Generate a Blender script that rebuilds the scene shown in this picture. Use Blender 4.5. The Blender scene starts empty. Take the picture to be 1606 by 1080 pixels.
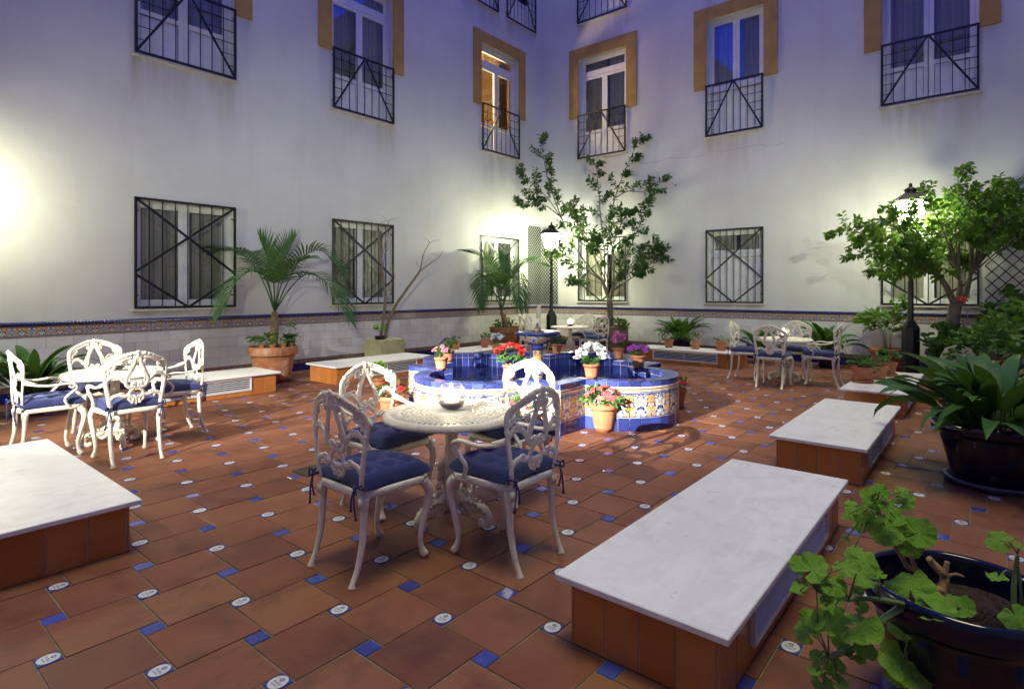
import bpy, math, random
from math import sin, cos, pi, radians, sqrt, atan2, exp
from mathutils import Vector, Matrix, Euler, Quaternion
random.seed(7)
C = bpy.context.scene
COL = C.collection
# ------------------------------------------------------------------ camera
CAMH = 1.45
cam_d = bpy.data.cameras.new('camera'); cam = bpy.data.objects.new('camera', cam_d); COL.objects.link(cam)
YAW = atan2(0.63836, 0.76973)                       # x runs along the left wall, y along the right wall
cam.location = (0, 0, CAMH); cam.rotation_euler = (pi/2, 0, YAW - pi/2)
cam_d.sensor_width = 36; cam_d.lens = 36*903.1/1606; cam_d.shift_y = -83/1606
cam_d.clip_start = 0.05; cam_d.clip_end = 300
C.camera = cam
# ------------------------------------------------------------------ dusk sky
W = bpy.data.worlds.new('World'); C.world = W; W.use_nodes = True
wn = W.node_tree
sky = wn.nodes.new('ShaderNodeTexSky'); sky.sky_type = 'NISHITA'; sky.sun_disc = False
sky.sun_elevation = radians(0.0); sky.sun_rotation = radians(215); sky.altitude = 20; sky.air_density = 1.0; sky.dust_density = 0.0; sky.ozone_density = 10.0
bg = [n for n in wn.nodes if n.type == 'BACKGROUND'][0]
wn.links.new(sky.outputs[0], bg.inputs[0]); bg.inputs[1].default_value = 0.29
vs = C.view_settings; vs.view_transform = 'Standard'; vs.look = 'None'; vs.gamma = 1; vs.use_curve_mapping = False
vs.exposure = 4.1
# last soft daylight from the open sky above the courtyard
sun_d = bpy.data.lights.new('sun', 'SUN'); sun_d.energy = 0.10; sun_d.angle = radians(22); sun_d.color = (1.0, 0.95, 0.44)
sun = bpy.data.objects.new('sun', sun_d); COL.objects.link(sun); sun.rotation_euler = Euler((radians(3), radians(-2), 0))
LAMP_GLOW = 8.6            # lantern panes
FLOOD_POWER = 1000.0
CANDLE_POWER = 0.11
C.cycles.use_denoising = True
C.cycles.max_bounces = 8; C.cycles.transparent_max_bounces = 24
C.cycles.sample_clamp_indirect = 4.0
C.cycles.caustics_reflective = False; C.cycles.caustics_refractive = False

def lamp(name, kind, loc, power, color, radius=0.05, parent=None):
    d = bpy.data.lights.new(name, kind); d.energy = power; d.color = color; d.shadow_soft_size = radius
    o = bpy.data.objects.new(name, d); COL.objects.link(o); o.location = loc
    if parent: o.parent = parent
    return o

# ------------------------------------------------------------------ materials
def newmat(name):
    m = bpy.data.materials.new(name); m.use_nodes = True
    nt = m.node_tree
    b = [n for n in nt.nodes if n.type == 'BSDF_PRINCIPLED'][0]
    return m, nt, b
def sock(nt, s, v):
    if isinstance(v, bpy.types.NodeSocket): nt.links.new(v, s)
    elif isinstance(v, (tuple, list)) and len(v) == 3 and s.type == 'RGBA': s.default_value = (*v, 1)
    else: s.default_value = v
def mth(nt, op, a, b=None, c=None, clamp=False):
    n = nt.nodes.new('ShaderNodeMath'); n.operation = op; n.use_clamp = clamp
    sock(nt, n.inputs[0], a)
    if b is not None: sock(nt, n.inputs[1], b)
    if c is not None: sock(nt, n.inputs[2], c)
    return n.outputs[0]
def mix(nt, f, a, b, mode='MIX'):
    n = nt.nodes.new('ShaderNodeMix'); n.data_type = 'RGBA'; n.blend_type = mode
    sock(nt, n.inputs[0], f); sock(nt, n.inputs[6], a); sock(nt, n.inputs[7], b)
    return n.outputs[2]
def coord(nt, which='Object'):
    return nt.nodes.new('ShaderNodeTexCoord').outputs[which]
def mapping(nt, v, scale=(1, 1, 1), loc=(0, 0, 0)):
    n = nt.nodes.new('ShaderNodeMapping'); nt.links.new(v, n.inputs[0])
    sock(nt, n.inputs['Location'], loc) if not isinstance(loc, bpy.types.NodeSocket) else nt.links.new(loc, n.inputs['Location'])
    n.inputs['Scale'].default_value = scale
    return n.outputs[0]
def noise(nt, v, scale=5, detail=4, rough=0.55, dist=0.0, w=None):
    n = nt.nodes.new('ShaderNodeTexNoise')
    if w is not None: n.noise_dimensions = '4D'; sock(nt, n.inputs['W'], w)
    nt.links.new(v, n.inputs['Vector'])
    n.inputs['Scale'].default_value = scale; n.inputs['Detail'].default_value = detail
    n.inputs['Roughness'].default_value = rough; n.inputs['Distortion'].default_value = dist
    return n.outputs['Fac']
def ramp(nt, f, stops, interp='LINEAR'):
    n = nt.nodes.new('ShaderNodeValToRGB'); cr = n.color_ramp; cr.interpolation = interp
    while len(cr.elements) < len(stops): cr.elements.new(0.5)
    for e, (p, c) in zip(cr.elements, stops):
        e.position = p; e.color = (*c, 1) if not isinstance(c, (int, float)) else (c, c, c, 1)
    nt.links.new(f, n.inputs[0]); return n.outputs[0]
def sepxyz(nt, v):
    n = nt.nodes.new('ShaderNodeSeparateXYZ'); nt.links.new(v, n.inputs[0]); return n.outputs
def comb(nt, x, y, z):
    n = nt.nodes.new('ShaderNodeCombineXYZ')
    for i, q in enumerate((x, y, z)): sock(nt, n.inputs[i], q)
    return n.outputs[0]
def bump(nt, b, h, strength=0.3, dist=0.01):
    n = nt.nodes.new('ShaderNodeBump'); n.inputs['Strength'].default_value = strength; n.inputs['Distance'].default_value = dist
    nt.links.new(h, n.inputs['Height']); nt.links.new(n.outputs[0], b.inputs['Normal'])
def rnd(nt):
    a = nt.nodes.new('ShaderNodeObjectInfo').outputs['Random']; g = nt.nodes.new('ShaderNodeNewGeometry').outputs['Random Per Island']
    return mth(nt, 'FRACT', mth(nt, 'ADD', a, g))
def plain(name, col, rough=0.5, var=0.15, nscale=12, metal=0.0, spec=0.5, bumps=0.0, bscale=60, coat=0.0):
    m, nt, b = newmat(name)
    v = coord(nt)
    if var > 0:
        f = noise(nt, v, nscale, 5)
        lo = tuple(c*(1-var) for c in col); hi = tuple(min(1, c*(1+var)) for c in col)
        nt.links.new(ramp(nt, f, [(0.3, lo), (0.7, hi)]), b.inputs['Base Color'])
        nt.links.new(mth(nt, 'MULTIPLY_ADD', f, 0.3*rough, rough*0.85), b.inputs['Roughness'])
    else:
        b.inputs['Base Color'].default_value = (*col, 1); b.inputs['Roughness'].default_value = rough
    b.inputs['Metallic'].default_value = metal; b.inputs['Specular IOR Level'].default_value = spec
    b.inputs['Coat Weight'].default_value = coat; b.inputs['Coat Roughness'].default_value = 0.08
    if bumps: bump(nt, b, noise(nt, v, bscale, 4), bumps, 0.004)
    return m

def m_terracotta():
    m, nt, b = newmat('terracotta_floor'); v = coord(nt)
    r = rnd(nt); off = comb(nt, mth(nt, 'MULTIPLY', r, 37), mth(nt, 'MULTIPLY', r, 91), 0)
    g = nt.nodes.new('ShaderNodeNewGeometry').outputs['Position']
    base = ramp(nt, r, [(0, (0.15, 0.052, 0.030)), (0.3, (0.195, 0.066, 0.034)), (0.6, (0.22, 0.080, 0.042)), (0.85, (0.25, 0.10, 0.05)), (1, (0.13, 0.042, 0.029))])
    n1 = noise(nt, g, 5.0, 6, 0.6)
    c = mix(nt, ramp(nt, n1, [(0.35, 0.0), (0.75, 0.55)]), base, (0.24, 0.125, 0.066))
    n2 = noise(nt, g, 2.3, 5, 0.65, 0.4)
    c = mix(nt, ramp(nt, n2, [(0.50, 0.0), (0.70, 0.75)]), c, (0.085, 0.038, 0.028))
    n3 = noise(nt, g, 24, 3, 0.6)
    c = mix(nt, ramp(nt, n3, [(0.68, 0.0), (0.76, 0.6)]), c, (0.10, 0.04, 0.028))
    nt.links.new(c, b.inputs['Base Color'])
    nt.links.new(ramp(nt, n1, [(0.3, 0.46), (0.7, 0.68)]), b.inputs['Roughness'])
    b.inputs['Specular IOR Level'].default_value = 0.22
    bump(nt, b, mth(nt, 'ADD', n1, mth(nt, 'MULTIPLY', n3, 0.25)), 0.22, 0.006)
    return m
def m_glaze(name, col, var=0.25, rough=0.12, blotch=(0.2, 0.25, 0.5)):
    m, nt, b = newmat(name); r = rnd(nt)
    g = nt.nodes.new('ShaderNodeNewGeometry').outputs['Position']
    lo = tuple(c*(1-var) for c in col); hi = tuple(min(1, c*(1+var*1.3)) for c in col)
    c = ramp(nt, r, [(0, lo), (0.6, col), (1, hi)])
    n1 = noise(nt, g, 18, 4, 0.6)
    c = mix(nt, ramp(nt, n1, [(0.5, 0.0), (0.85, 0.35)]), c, blotch)
    nt.links.new(c, b.inputs['Base Color']); b.inputs['Roughness'].default_value = rough
    bump(nt, b, n1, 0.06, 0.004)
    return m
def m_emblem():
    # blue tile with a white oval, a blue rosette and two lines of worn script
    m, nt, b = newmat('emblem_tile'); s = sepxyz(nt, coord(nt)); x, y = s[0], s[1]
    e = mth(nt, 'ADD', mth(nt, 'POWER', mth(nt, 'ABSOLUTE', mth(nt, 'DIVIDE', x, 0.0385)), 2), mth(nt, 'POWER', mth(nt, 'ABSOLUTE', mth(nt, 'DIVIDE', y, 0.034)), 2))
    oval = mth(nt, 'LESS_THAN', e, 1.0)
    px = mth(nt, 'SUBTRACT', x, 0.017)
    r = mth(nt, 'SQRT', mth(nt, 'ADD', mth(nt, 'MULTIPLY', px, px), mth(nt, 'MULTIPLY', y, y)))
    th = mth(nt, 'ARCTAN2', y, px)
    petal = mth(nt, 'MULTIPLY_ADD', mth(nt, 'SINE', mth(nt, 'MULTIPLY', th, 9)), 0.0025, 0.0105)
    ros = mth(nt, 'MULTIPLY', mth(nt, 'LESS_THAN', r, petal), mth(nt, 'GREATER_THAN', r, 0.0028))
    def line(x0, half, hw, seed):
        band = mth(nt, 'LESS_THAN', mth(nt, 'ABSOLUTE', mth(nt, 'SUBTRACT', x, x0)), half)
        lim = mth(nt, 'LESS_THAN', mth(nt, 'ABSOLUTE', y), hw)
        nz = noise(nt, comb(nt, mth(nt, 'MULTIPLY', x, 1.2), y, seed), 420, 1, 0.4)
        return mth(nt, 'MULTIPLY', mth(nt, 'MULTIPLY', band, lim), mth(nt, 'GREATER_THAN', nz, 0.49))
    ink = mth(nt, 'MAXIMUM', ros, mth(nt, 'MAXIMUM', line(-0.003, 0.0055, 0.022, 0.3), line(-0.017, 0.004, 0.018, 1.7)))
    c = mix(nt, mth(nt, 'MULTIPLY', oval, mth(nt, 'SUBTRACT', 1.0, mth(nt, 'MULTIPLY', ink, 0.8))), (0.045, 0.06, 0.26), (0.62, 0.62, 0.60))
    nz = noise(nt, nt.nodes.new('ShaderNodeNewGeometry').outputs['Position'], 30, 4)
    c = mix(nt, ramp(nt, nz, [(0.5, 0.0), (0.8, 0.4)]), c, (0.25, 0.19, 0.16))
    nt.links.new(c, b.inputs['Base Color']); b.inputs['Roughness'].default_value = 0.22
    return m
def m_majolica(name, h, sc, border=0.12, mirror=True, yellow=(0.56, 0.30, 0.045), blue=(0.022, 0.038, 0.17), pale=(0.16, 0.22, 0.42), white=(0.66, 0.64, 0.58), whitemid=0.0, w=0.2, radial=False, seed=0.0):
    # painted ornament: mirrored swirling leaves outlined in blue on yellow and white; tile-local coordinates
    m, nt, b = newmat(name); v = coord(nt); s = sepxyz(nt, v); z = s[2]
    ax = mth(nt, 'ABSOLUTE', s[0]) if mirror else s[0]
    vv = v if radial else comb(nt, ax, seed, z)
    n1 = noise(nt, vv, sc, 1.5, 0.5, 1.6)
    stem = mth(nt, 'ABSOLUTE', mth(nt, 'SUBTRACT', noise(nt, vv, sc*0.55, 1, 0.5, 2.2), 0.5))
    gr = yellow
    if whitemid: gr = mix(nt, ramp(nt, mth(nt, 'DIVIDE', ax, w/2), [(whitemid, 1.0), (whitemid+0.12, 0.0)]), yellow, white)
    c = mix(nt, ramp(nt, n1, [(0.0, 0.0), (0.52, 0.0), (0.525, 1.0), (1, 1.0)], 'CONSTANT'), gr, white)
    c = mix(nt, ramp(nt, n1, [(0.0, 0.0), (0.575, 1.0), (0.66, 0.0), (0.69, 1.0)], 'CONSTANT'), c, pale)
    c = mix(nt, ramp(nt, n1, [(0.0, 1.0), (0.33, 0.0), (0.50, 1.0), (0.53, 0.0), (0.60, 1.0), (0.64, 0.0)], 'CONSTANT'), c, blue)
    c = mix(nt, mth(nt, 'LESS_THAN', stem, 0.022), c, blue)
    if border:
        az = mth(nt, 'ABSOLUTE', mth(nt, 'DIVIDE', z, h)); e = 0.5-border
        c = mix(nt, mth(nt, 'GREATER_THAN', az, e), c, gr if not whitemid else white)
        c = mix(nt, mth(nt, 'LESS_THAN', mth(nt, 'ABSOLUTE', mth(nt, 'SUBTRACT', az, e)), 0.02), c, blue)
        c = mix(nt, mth(nt, 'GREATER_THAN', az, 0.5-border*0.3), c, blue)
    n2 = noise(nt, nt.nodes.new('ShaderNodeNewGeometry').outputs['Position'], 40, 4)
    c = mix(nt, ramp(nt, n2, [(0.45, 0.0), (0.8, 0.3)]), c, (0.3, 0.27, 0.22))
    nt.links.new(c, b.inputs['Base Color']); b.inputs['Roughness'].default_value = 0.18
    return m
def m_bands():
    m, nt, b = newmat('banded_tile'); z = mth(nt, 'MULTIPLY', sepxyz(nt, coord(nt))[2], 1/0.055)
    Wt = (0.68, 0.66, 0.6); Bl = (0.03, 0.05, 0.24); Yl = (0.6, 0.33, 0.05)
    c = ramp(nt, mth(nt, 'ADD', z, 0.5), [(0, Bl), (0.1, Bl), (0.13, Wt), (0.30, Wt), (0.33, Yl), (0.52, Yl), (0.55, Bl), (0.66, Bl), (0.69, Wt), (1, Wt)], 'CONSTANT')
    nt.links.new(c, b.inputs['Base Color']); b.inputs['Roughness'].default_value = 0.2
    return m
def m_plaster():
    m, nt, b = newmat('white_plaster'); g = nt.nodes.new('ShaderNodeNewGeometry').outputs['Position']
    n1 = noise(nt, g, 0.7, 7, 0.62); n2 = noise(nt, mapping(nt, g, (2.2, 2.2, 0.22)), 1.6, 6, 0.6)
    c = ramp(nt, n1, [(0.3, (0.56, 0.555, 0.535)), (0.7, (0.66, 0.655, 0.64))])
    c = mix(nt, ramp(nt, n2, [(0.52, 0.0), (0.8, 0.22)]), c, (0.44, 0.42, 0.36))
    n3 = noise(nt, g, 3.3, 8, 0.7, 0.6)
    c = mix(nt, ramp(nt, n3, [(0.62, 0.0), (0.8, 0.3)]), c, (0.40, 0.375, 0.315))
    P_ = sepxyz(nt, g); X, Y, Z = P_[0], P_[1], P_[2]; sw = mth(nt, 'ADD', X, Y)
    # one hair crack on the far wall
    yz = comb(nt, 0, Y, 0); cz = mth(nt, 'ADD', mth(nt, 'MULTIPLY_ADD', Y, 0.0, 4.60), mth(nt, 'MULTIPLY', mth(nt, 'SUBTRACT', noise(nt, yz, 1.6, 6, 0.6), 0.5), 0.35))
    cr = mth(nt, 'LESS_THAN', mth(nt, 'ABSOLUTE', mth(nt, 'SUBTRACT', Z, cz)), 0.0075)
    for lim in (mth(nt, 'GREATER_THAN', X, 12.9), mth(nt, 'GREATER_THAN', Y, 3.3), mth(nt, 'LESS_THAN', Y, 6.7)): cr = mth(nt, 'MULTIPLY', cr, lim)
    c = mix(nt, mth(nt, 'MULTIPLY', cr, 0.4), c, (0.27, 0.24, 0.19))
    # drip marks below the sills and surrounds, splash dirt above the dado
    dr_ = noise(nt, comb(nt, mth(nt, 'MULTIPLY', sw, 1.0), 0, mth(nt, 'MULTIPLY', Z, 0.10)), 3.4, 4, 0.6)
    left = mth(nt, 'LESS_THAN', X, 12.995); inv = mth(nt, 'SUBTRACT', 1.0, left); under = None
    for coord_, sel, rng in ((X, left, ((2.93, 4.50), (6.25, 7.81), (10.47, 12.03))), (Y, inv, ((0.09, 1.64), (3.70, 5.04), (6.99, 8.51)))):
        for a_, b_ in rng:
            q = mth(nt, 'MULTIPLY', mth(nt, 'SUBTRACT', 1.0, mth(nt, 'DIVIDE', mth(nt, 'SUBTRACT', mth(nt, 'ABSOLUTE', mth(nt, 'SUBTRACT', coord_, (a_+b_)/2)), (b_-a_)/2-0.05), 0.14), clamp=True), sel)
            under = q if under is None else mth(nt, 'MAXIMUM', under, q)
    for z0, ln, lo, amt in ((4.93, 0.85, 0.44, 0.75), (8.53, 1.0, 0.44, 0.7), (1.155, 0.16, 0.40, 0.6)):
        t = mth(nt, 'DIVIDE', mth(nt, 'SUBTRACT', z0, Z), ln); band = mth(nt, 'MULTIPLY', mth(nt, 'GREATER_THAN', t, 0.0), mth(nt, 'SUBTRACT', 1.0, t, clamp=True))
        c = mix(nt, mth(nt, 'MULTIPLY', mth(nt, 'MULTIPLY', mth(nt, 'MULTIPLY', band, under), ramp(nt, dr_, [(lo, 0.0), (lo+0.22, 1.0)])), amt, clamp=True), c, (0.40, 0.345, 0.22))
    nt.links.new(c, b.inputs['Base Color']); b.inputs['Roughness'].default_value = 0.85; b.inputs['Specular IOR Level'].default_value = 0.2
    bump(nt, b, mth(nt, 'ADD', n3, mth(nt, 'MULTIPLY', noise(nt, g, 45, 4), 0.35)), 0.22, 0.02)
    return m
def m_dado():
    m, nt, b = newmat('white_dado_tile'); r = rnd(nt)
    c = ramp(nt, r, [(0, (0.62, 0.60, 0.555)), (0.5, (0.72, 0.70, 0.665)), (1, (0.79, 0.78, 0.755))])
    g = nt.nodes.new('ShaderNodeNewGeometry').outputs['Position']
    n = noise(nt, g, 6, 5); c = mix(nt, ramp(nt, n, [(0.5, 0.0), (0.8, 0.3)]), c, (0.48, 0.45, 0.40))
    nt.links.new(c, b.inputs['Base Color']); b.inputs['Roughness'].default_value = 0.3
    bump(nt, b, noise(nt, g, 9, 3), 0.08, 0.01)
    return m
def m_rope():
    m, nt, b = newmat('blue_rope_tile'); s = sepxyz(nt, coord(nt))
    w = mth(nt, 'SINE', mth(nt, 'MULTIPLY', mth(nt, 'ADD', s[0], mth(nt, 'MULTIPLY', s[2], 0.8)), 2*pi/0.04))
    c = ramp(nt, mth(nt, 'MULTIPLY_ADD', w, 0.5, 0.5), [(0.1, (0.012, 0.015, 0.09)), (0.9, (0.04, 0.05, 0.24))])
    nt.links.new(c, b.inputs['Base Color']); b.inputs['Roughness'].default_value = 0.18
    bump(nt, b, w, 0.8, 0.006); return m
def m_marble():
    m, nt, b = newmat('white_marble'); g = nt.nodes.new('ShaderNodeNewGeometry').outputs['Position']
    n = noise(nt, mapping(nt, g, (1, 3, 1)), 2.2, 7, 0.65, 1.2); n2 = noise(nt, g, 5, 6, 0.7)
    c = ramp(nt, n, [(0.35, (0.82, 0.81, 0.79)), (0.6, (0.74, 0.73, 0.715)), (0.75, (0.81, 0.80, 0.78))])
    c = mix(nt, ramp(nt, n2, [(0.53, 0.0), (0.8, 0.7)]), c, (0.55, 0.515, 0.45))
    nt.links.new(c, b.inputs['Base Color']); nt.links.new(ramp(nt, n2, [(0.3, 0.25), (0.7, 0.5)]), b.inputs['Roughness'])
    bump(nt, b, n2, 0.05, 0.004); return m
def m_clad():
    m, nt, b = newmat('terracotta_cladding'); r = rnd(nt); g = nt.nodes.new('ShaderNodeNewGeometry').outputs['Position']
    c = ramp(nt, r, [(0, (0.42, 0.145, 0.034)), (0.5, (0.48, 0.175, 0.042)), (1, (0.52, 0.21, 0.058))])
    n = noise(nt, g, 7, 5, 0.6); c = mix(nt, ramp(nt, n, [(0.5, 0.0), (0.8, 0.35)]), c, (0.26, 0.085, 0.03))
    nt.links.new(c, b.inputs['Base Color']); b.inputs['Roughness'].default_value = 0.28
    bump(nt, b, n, 0.08, 0.006); return m
def m_iron_white():
    m, nt, b = newmat('white_cast_iron'); v = coord(nt)
    n = noise(nt, v, 14, 6, 0.65)
    c = ramp(nt, n, [(0.3, (0.75, 0.70, 0.54)), (0.65, (0.84, 0.80, 0.66))])
    c = mix(nt, ramp(nt, noise(nt, v, 24, 5, 0.7), [(0.56, 0.0), (0.70, 0.55)]), c, (0.46, 0.40, 0.27))
    c = mix(nt, ramp(nt, noise(nt, v, 55, 3), [(0.66, 0.0), (0.70, 0.75)]), c, (0.24, 0.17, 0.10))
    nt.links.new(c, b.inputs['Base Color']); b.inputs['Roughness'].default_value = 0.38
    bump(nt, b, noise(nt, v, 60, 5, 0.65), 0.3, 0.006); return m
def m_fabric(name, col):
    m, nt, b = newmat(name); v = coord(nt)
    n = noise(nt, v, 9, 4); c = ramp(nt, n, [(0.3, tuple(a*0.8 for a in col)), (0.7, tuple(a*1.2 for a in col))])
    nt.links.new(c, b.inputs['Base Color']); b.inputs['Roughness'].default_value = 0.75
    b.inputs['Sheen Weight'].default_value = 0.35; b.inputs['Sheen Tint'].default_value = (0.4, 0.5, 1, 1)
    w = nt.nodes.new('ShaderNodeTexWave'); w.inputs['Scale'].default_value = 160; nt.links.new(v, w.inputs[0])
    bump(nt, b, mth(nt, 'ADD', noise(nt, v, 13, 5, 0.6, 0.8), mth(nt, 'MULTIPLY', w.outputs['Fac'], 0.04)), 0.6, 0.016); return m
def m_leaf(name, c1, c2, rough=0.38, trans=0.25, vein=0.0):
    m, nt, b = newmat(name); r = rnd(nt); v = coord(nt)
    c = mix(nt, r, c1, c2)
    n = noise(nt, v, 22, 3); c = mix(nt, ramp(nt, n, [(0.4, 0.0), (0.75, 0.4)]), c, tuple(a*1.5 for a in c2))
    if vein == 1:
        x = sepxyz(nt, v)[0]
        st = mth(nt, 'SINE', mth(nt, 'MULTIPLY', x, 2*pi/0.011)); c = mix(nt, mth(nt, 'MULTIPLY_ADD', st, 0.12, 0.12), c, tuple(a*0.45 for a in c1))
    if vein == 2:
        q = sepxyz(nt, v); th = mth(nt, 'ARCTAN2', q[1], q[0]); rad = mth(nt, 'SQRT', mth(nt, 'MULTIPLY_ADD', q[0], q[0], mth(nt, 'MULTIPLY', q[1], q[1])))
        ln = mth(nt, 'ABSOLUTE', mth(nt, 'SINE', mth(nt, 'MULTIPLY', th, 3.5))); ln = mth(nt, 'LESS_THAN', mth(nt, 'MULTIPLY', ln, rad), 0.045)
        c = mix(nt, mth(nt, 'MULTIPLY', ln, 0.45), c, (0.34, 0.50, 0.14))
        nb = noise(nt, v, 3.0, 4, 0.6, w=mth(nt, 'MULTIPLY', r, 50)); c = mix(nt, mth(nt, 'MULTIPLY', ramp(nt, rad, [(0.55, 0.0), (1.0, 1.0)]), ramp(nt, nb, [(0.52, 0.0), (0.66, 0.8)])), c, (0.36, 0.30, 0.06))
        zone = mth(nt, 'ABSOLUTE', mth(nt, 'SUBTRACT', rad, 0.55)); c = mix(nt, ramp(nt, zone, [(0.05, 0.22), (0.14, 0.0)]), c, tuple(a*0.6 for a in c1))
        bump(nt, b, mth(nt, 'ADD', mth(nt, 'MULTIPLY', ln, -0.6), noise(nt, v, 9, 4)), 0.5, 0.05)
    nt.links.new(c, b.inputs['Base Color']); b.inputs['Roughness'].default_value = rough; b.inputs['Specular IOR Level'].default_value = 0.28
    t = nt.nodes.new('ShaderNodeBsdfTranslucent'); nt.links.new(mix(nt, 0.5, c, (0.25, 0.42, 0.04), 'MIX'), t.inputs[0])
    mx = nt.nodes.new('ShaderNodeMixShader'); mx.inputs[0].default_value = trans
    nt.links.new(b.outputs[0], mx.inputs[1]); nt.links.new(t.outputs[0], mx.inputs[2])
    out = [q for q in nt.nodes if q.type == 'OUTPUT_MATERIAL'][0]; nt.links.new(mx.outputs[0], out.inputs[0])
    return m
def m_glass(name, tint=(1, 1, 1), refl=0.12, blend=0.35, gain=0.9, haze=0.0):
    m, nt, b = newmat(name); nt.nodes.remove(b)
    fr = nt.nodes.new('ShaderNodeLayerWeight'); fr.inputs[0].default_value = blend
    t = nt.nodes.new('ShaderNodeBsdfTransparent'); t.inputs[0].default_value = (*tint, 1)
    gl = nt.nodes.new('ShaderNodeBsdfGlossy'); gl.inputs['Roughness'].default_value = 0.02
    mx = nt.nodes.new('ShaderNodeMixShader'); nt.links.new(mth(nt, 'MULTIPLY_ADD', fr.outputs['Fresnel'], gain, refl-0.04, clamp=True), mx.inputs[0])
    nt.links.new(t.outputs[0], mx.inputs[1]); nt.links.new(gl.outputs[0], mx.inputs[2])
    if haze:
        df = nt.nodes.new('ShaderNodeBsdfTranslucent'); df.inputs[0].default_value = (0.9, 0.88, 0.84, 1)
        m2 = nt.nodes.new('ShaderNodeMixShader'); nt.links.new(mth(nt, 'MULTIPLY_ADD', fr.outputs['Facing'], haze*2.5, haze*0.6, clamp=True), m2.inputs[0]); nt.links.new(t.outputs[0], m2.inputs[1]); nt.links.new(df.outputs[0], m2.inputs[2]); nt.links.new(m2.outputs[0], mx.inputs[1])
    out = [q for q in nt.nodes if q.type == 'OUTPUT_MATERIAL'][0]; nt.links.new(mx.outputs[0], out.inputs[0])
    return m
def m_emit(name, col, s, mixt=0.0):
    m, nt, b = newmat(name); nt.nodes.remove(b)
    e = nt.nodes.new('ShaderNodeEmission'); e.inputs[0].default_value = (*col, 1); e.inputs[1].default_value = s
    out = [q for q in nt.nodes if q.type == 'OUTPUT_MATERIAL'][0]
    if mixt:
        t = nt.nodes.new('ShaderNodeBsdfTransparent'); mx = nt.nodes.new('ShaderNodeMixShader'); mx.inputs[0].default_value = 1-mixt
        nt.links.new(t.outputs[0], mx.inputs[1]); nt.links.new(e.outputs[0], mx.inputs[2]); nt.links.new(mx.outputs[0], out.inputs[0])
    else: nt.links.new(e.outputs[0], out.inputs[0])
    return m
def m_curtain(col):
    m, nt, b = newmat('curtain_cloth'); x = sepxyz(nt, coord(nt))[0]
    n = noise(nt, comb(nt, x, 0, 0), 14, 3)
    nt.links.new(ramp(nt, n, [(0.3, tuple(a*0.65 for a in col)), (0.7, col)]), b.inputs['Base Color']); b.inputs['Roughness'].default_value = 0.9
    return m
def m_pot():
    m, nt, b = newmat('terracotta_pot'); r = rnd(nt); v = coord(nt)
    c = ramp(nt, r, [(0, (0.40, 0.14, 0.06)), (1, (0.50, 0.20, 0.09))])
    n = noise(nt, v, 9, 6, 0.65); c = mix(nt, ramp(nt, n, [(0.45, 0.0), (0.8, 0.5)]), c, (0.56, 0.36, 0.22))
    c = mix(nt, ramp(nt, noise(nt, mapping(nt, v, (1, 1, 0.3)), 22, 4), [(0.58, 0.0), (0.75, 0.5)]), c, (0.22, 0.085, 0.045))
    nt.links.new(c, b.inputs['Base Color']); b.inputs['Roughness'].default_value = 0.75
    bump(nt, b, mth(nt, 'ADD', n, mth(nt, 'MULTIPLY', noise(nt, mapping(nt, v, (1, 1, 8)), 6, 3), 0.6)), 0.25, 0.01); return m
def m_oldpot():
    m, nt, b = newmat('weathered_terracotta'); v = coord(nt)
    n = noise(nt, v, 5, 7, 0.7, 0.4); n2 = noise(nt, mapping(nt, v, (1, 1, 0.25)), 12, 6, 0.65)
    c = ramp(nt, n, [(0.3, (0.24, 0.085, 0.035)), (0.5, (0.37, 0.145, 0.06)), (0.68, (0.50, 0.27, 0.15))])
    c = mix(nt, ramp(nt, n2, [(0.55, 0.0), (0.72, 0.75)]), c, (0.56, 0.46, 0.36)); c = mix(nt, ramp(nt, noise(nt, v, 26, 4), [(0.6, 0.0), (0.72, 0.6)]), c, (0.10, 0.05, 0.03))
    nt.links.new(c, b.inputs['Base Color']); b.inputs['Roughness'].default_value = 0.85
    bump(nt, b, mth(nt, 'ADD', n, mth(nt, 'MULTIPLY', noise(nt, mapping(nt, v, (1, 1, 9)), 5, 4), 1.2)), 0.5, 0.015); return m
def m_bark(name, a, bb, sc=14):
    m, nt, b = newmat(name); v = coord(nt)
    n = noise(nt, mapping(nt, v, (1, 1, 0.35)), sc, 6, 0.65)
    nt.links.new(ramp(nt, n, [(0.3, a), (0.7, bb)]), b.inputs['Base Color']); b.inputs['Roughness'].default_value = 0.85
    bump(nt, b, n, 0.6, 0.02); return m
def m_stain_stone():
    m, nt, b = newmat('mossy_stone'); v = coord(nt)
    n = noise(nt, v, 4, 7, 0.65, 0.5)
    c = ramp(nt, n, [(0.3, (0.30, 0.31, 0.15)), (0.55, (0.46, 0.43, 0.24)), (0.7, (0.33, 0.26, 0.13))])
    nt.links.new(c, b.inputs['Base Color']); b.inputs['Roughness'].default_value = 0.7; bump(nt, b, n, 0.4, 0.02); return m
def m_water():
    m, nt, b = newmat('pool_water'); g = nt.nodes.new('ShaderNodeNewGeometry').outputs['Position']
    b.inputs['Base Color'].default_value = (0.012, 0.02, 0.085, 1); b.inputs['Roughness'].default_value = 0.04; b.inputs['IOR'].default_value = 1.33
    bump(nt, b, noise(nt, g, 14, 3, 0.5, 0.5), 0.10, 0.02)
    tr = nt.nodes.new('ShaderNodeBsdfTransparent'); tr.inputs[0].default_value = (0.35, 0.5, 0.8, 1)
    mx = nt.nodes.new('ShaderNodeMixShader'); mx.inputs[0].default_value = 0.35
    nt.links.new(b.outputs[0], mx.inputs[1]); nt.links.new(tr.outputs[0], mx.inputs[2])
    out = [q for q in nt.nodes if q.type == 'OUTPUT_MATERIAL'][0]; nt.links.new(mx.outputs[0], out.inputs[0]); return m
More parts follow.
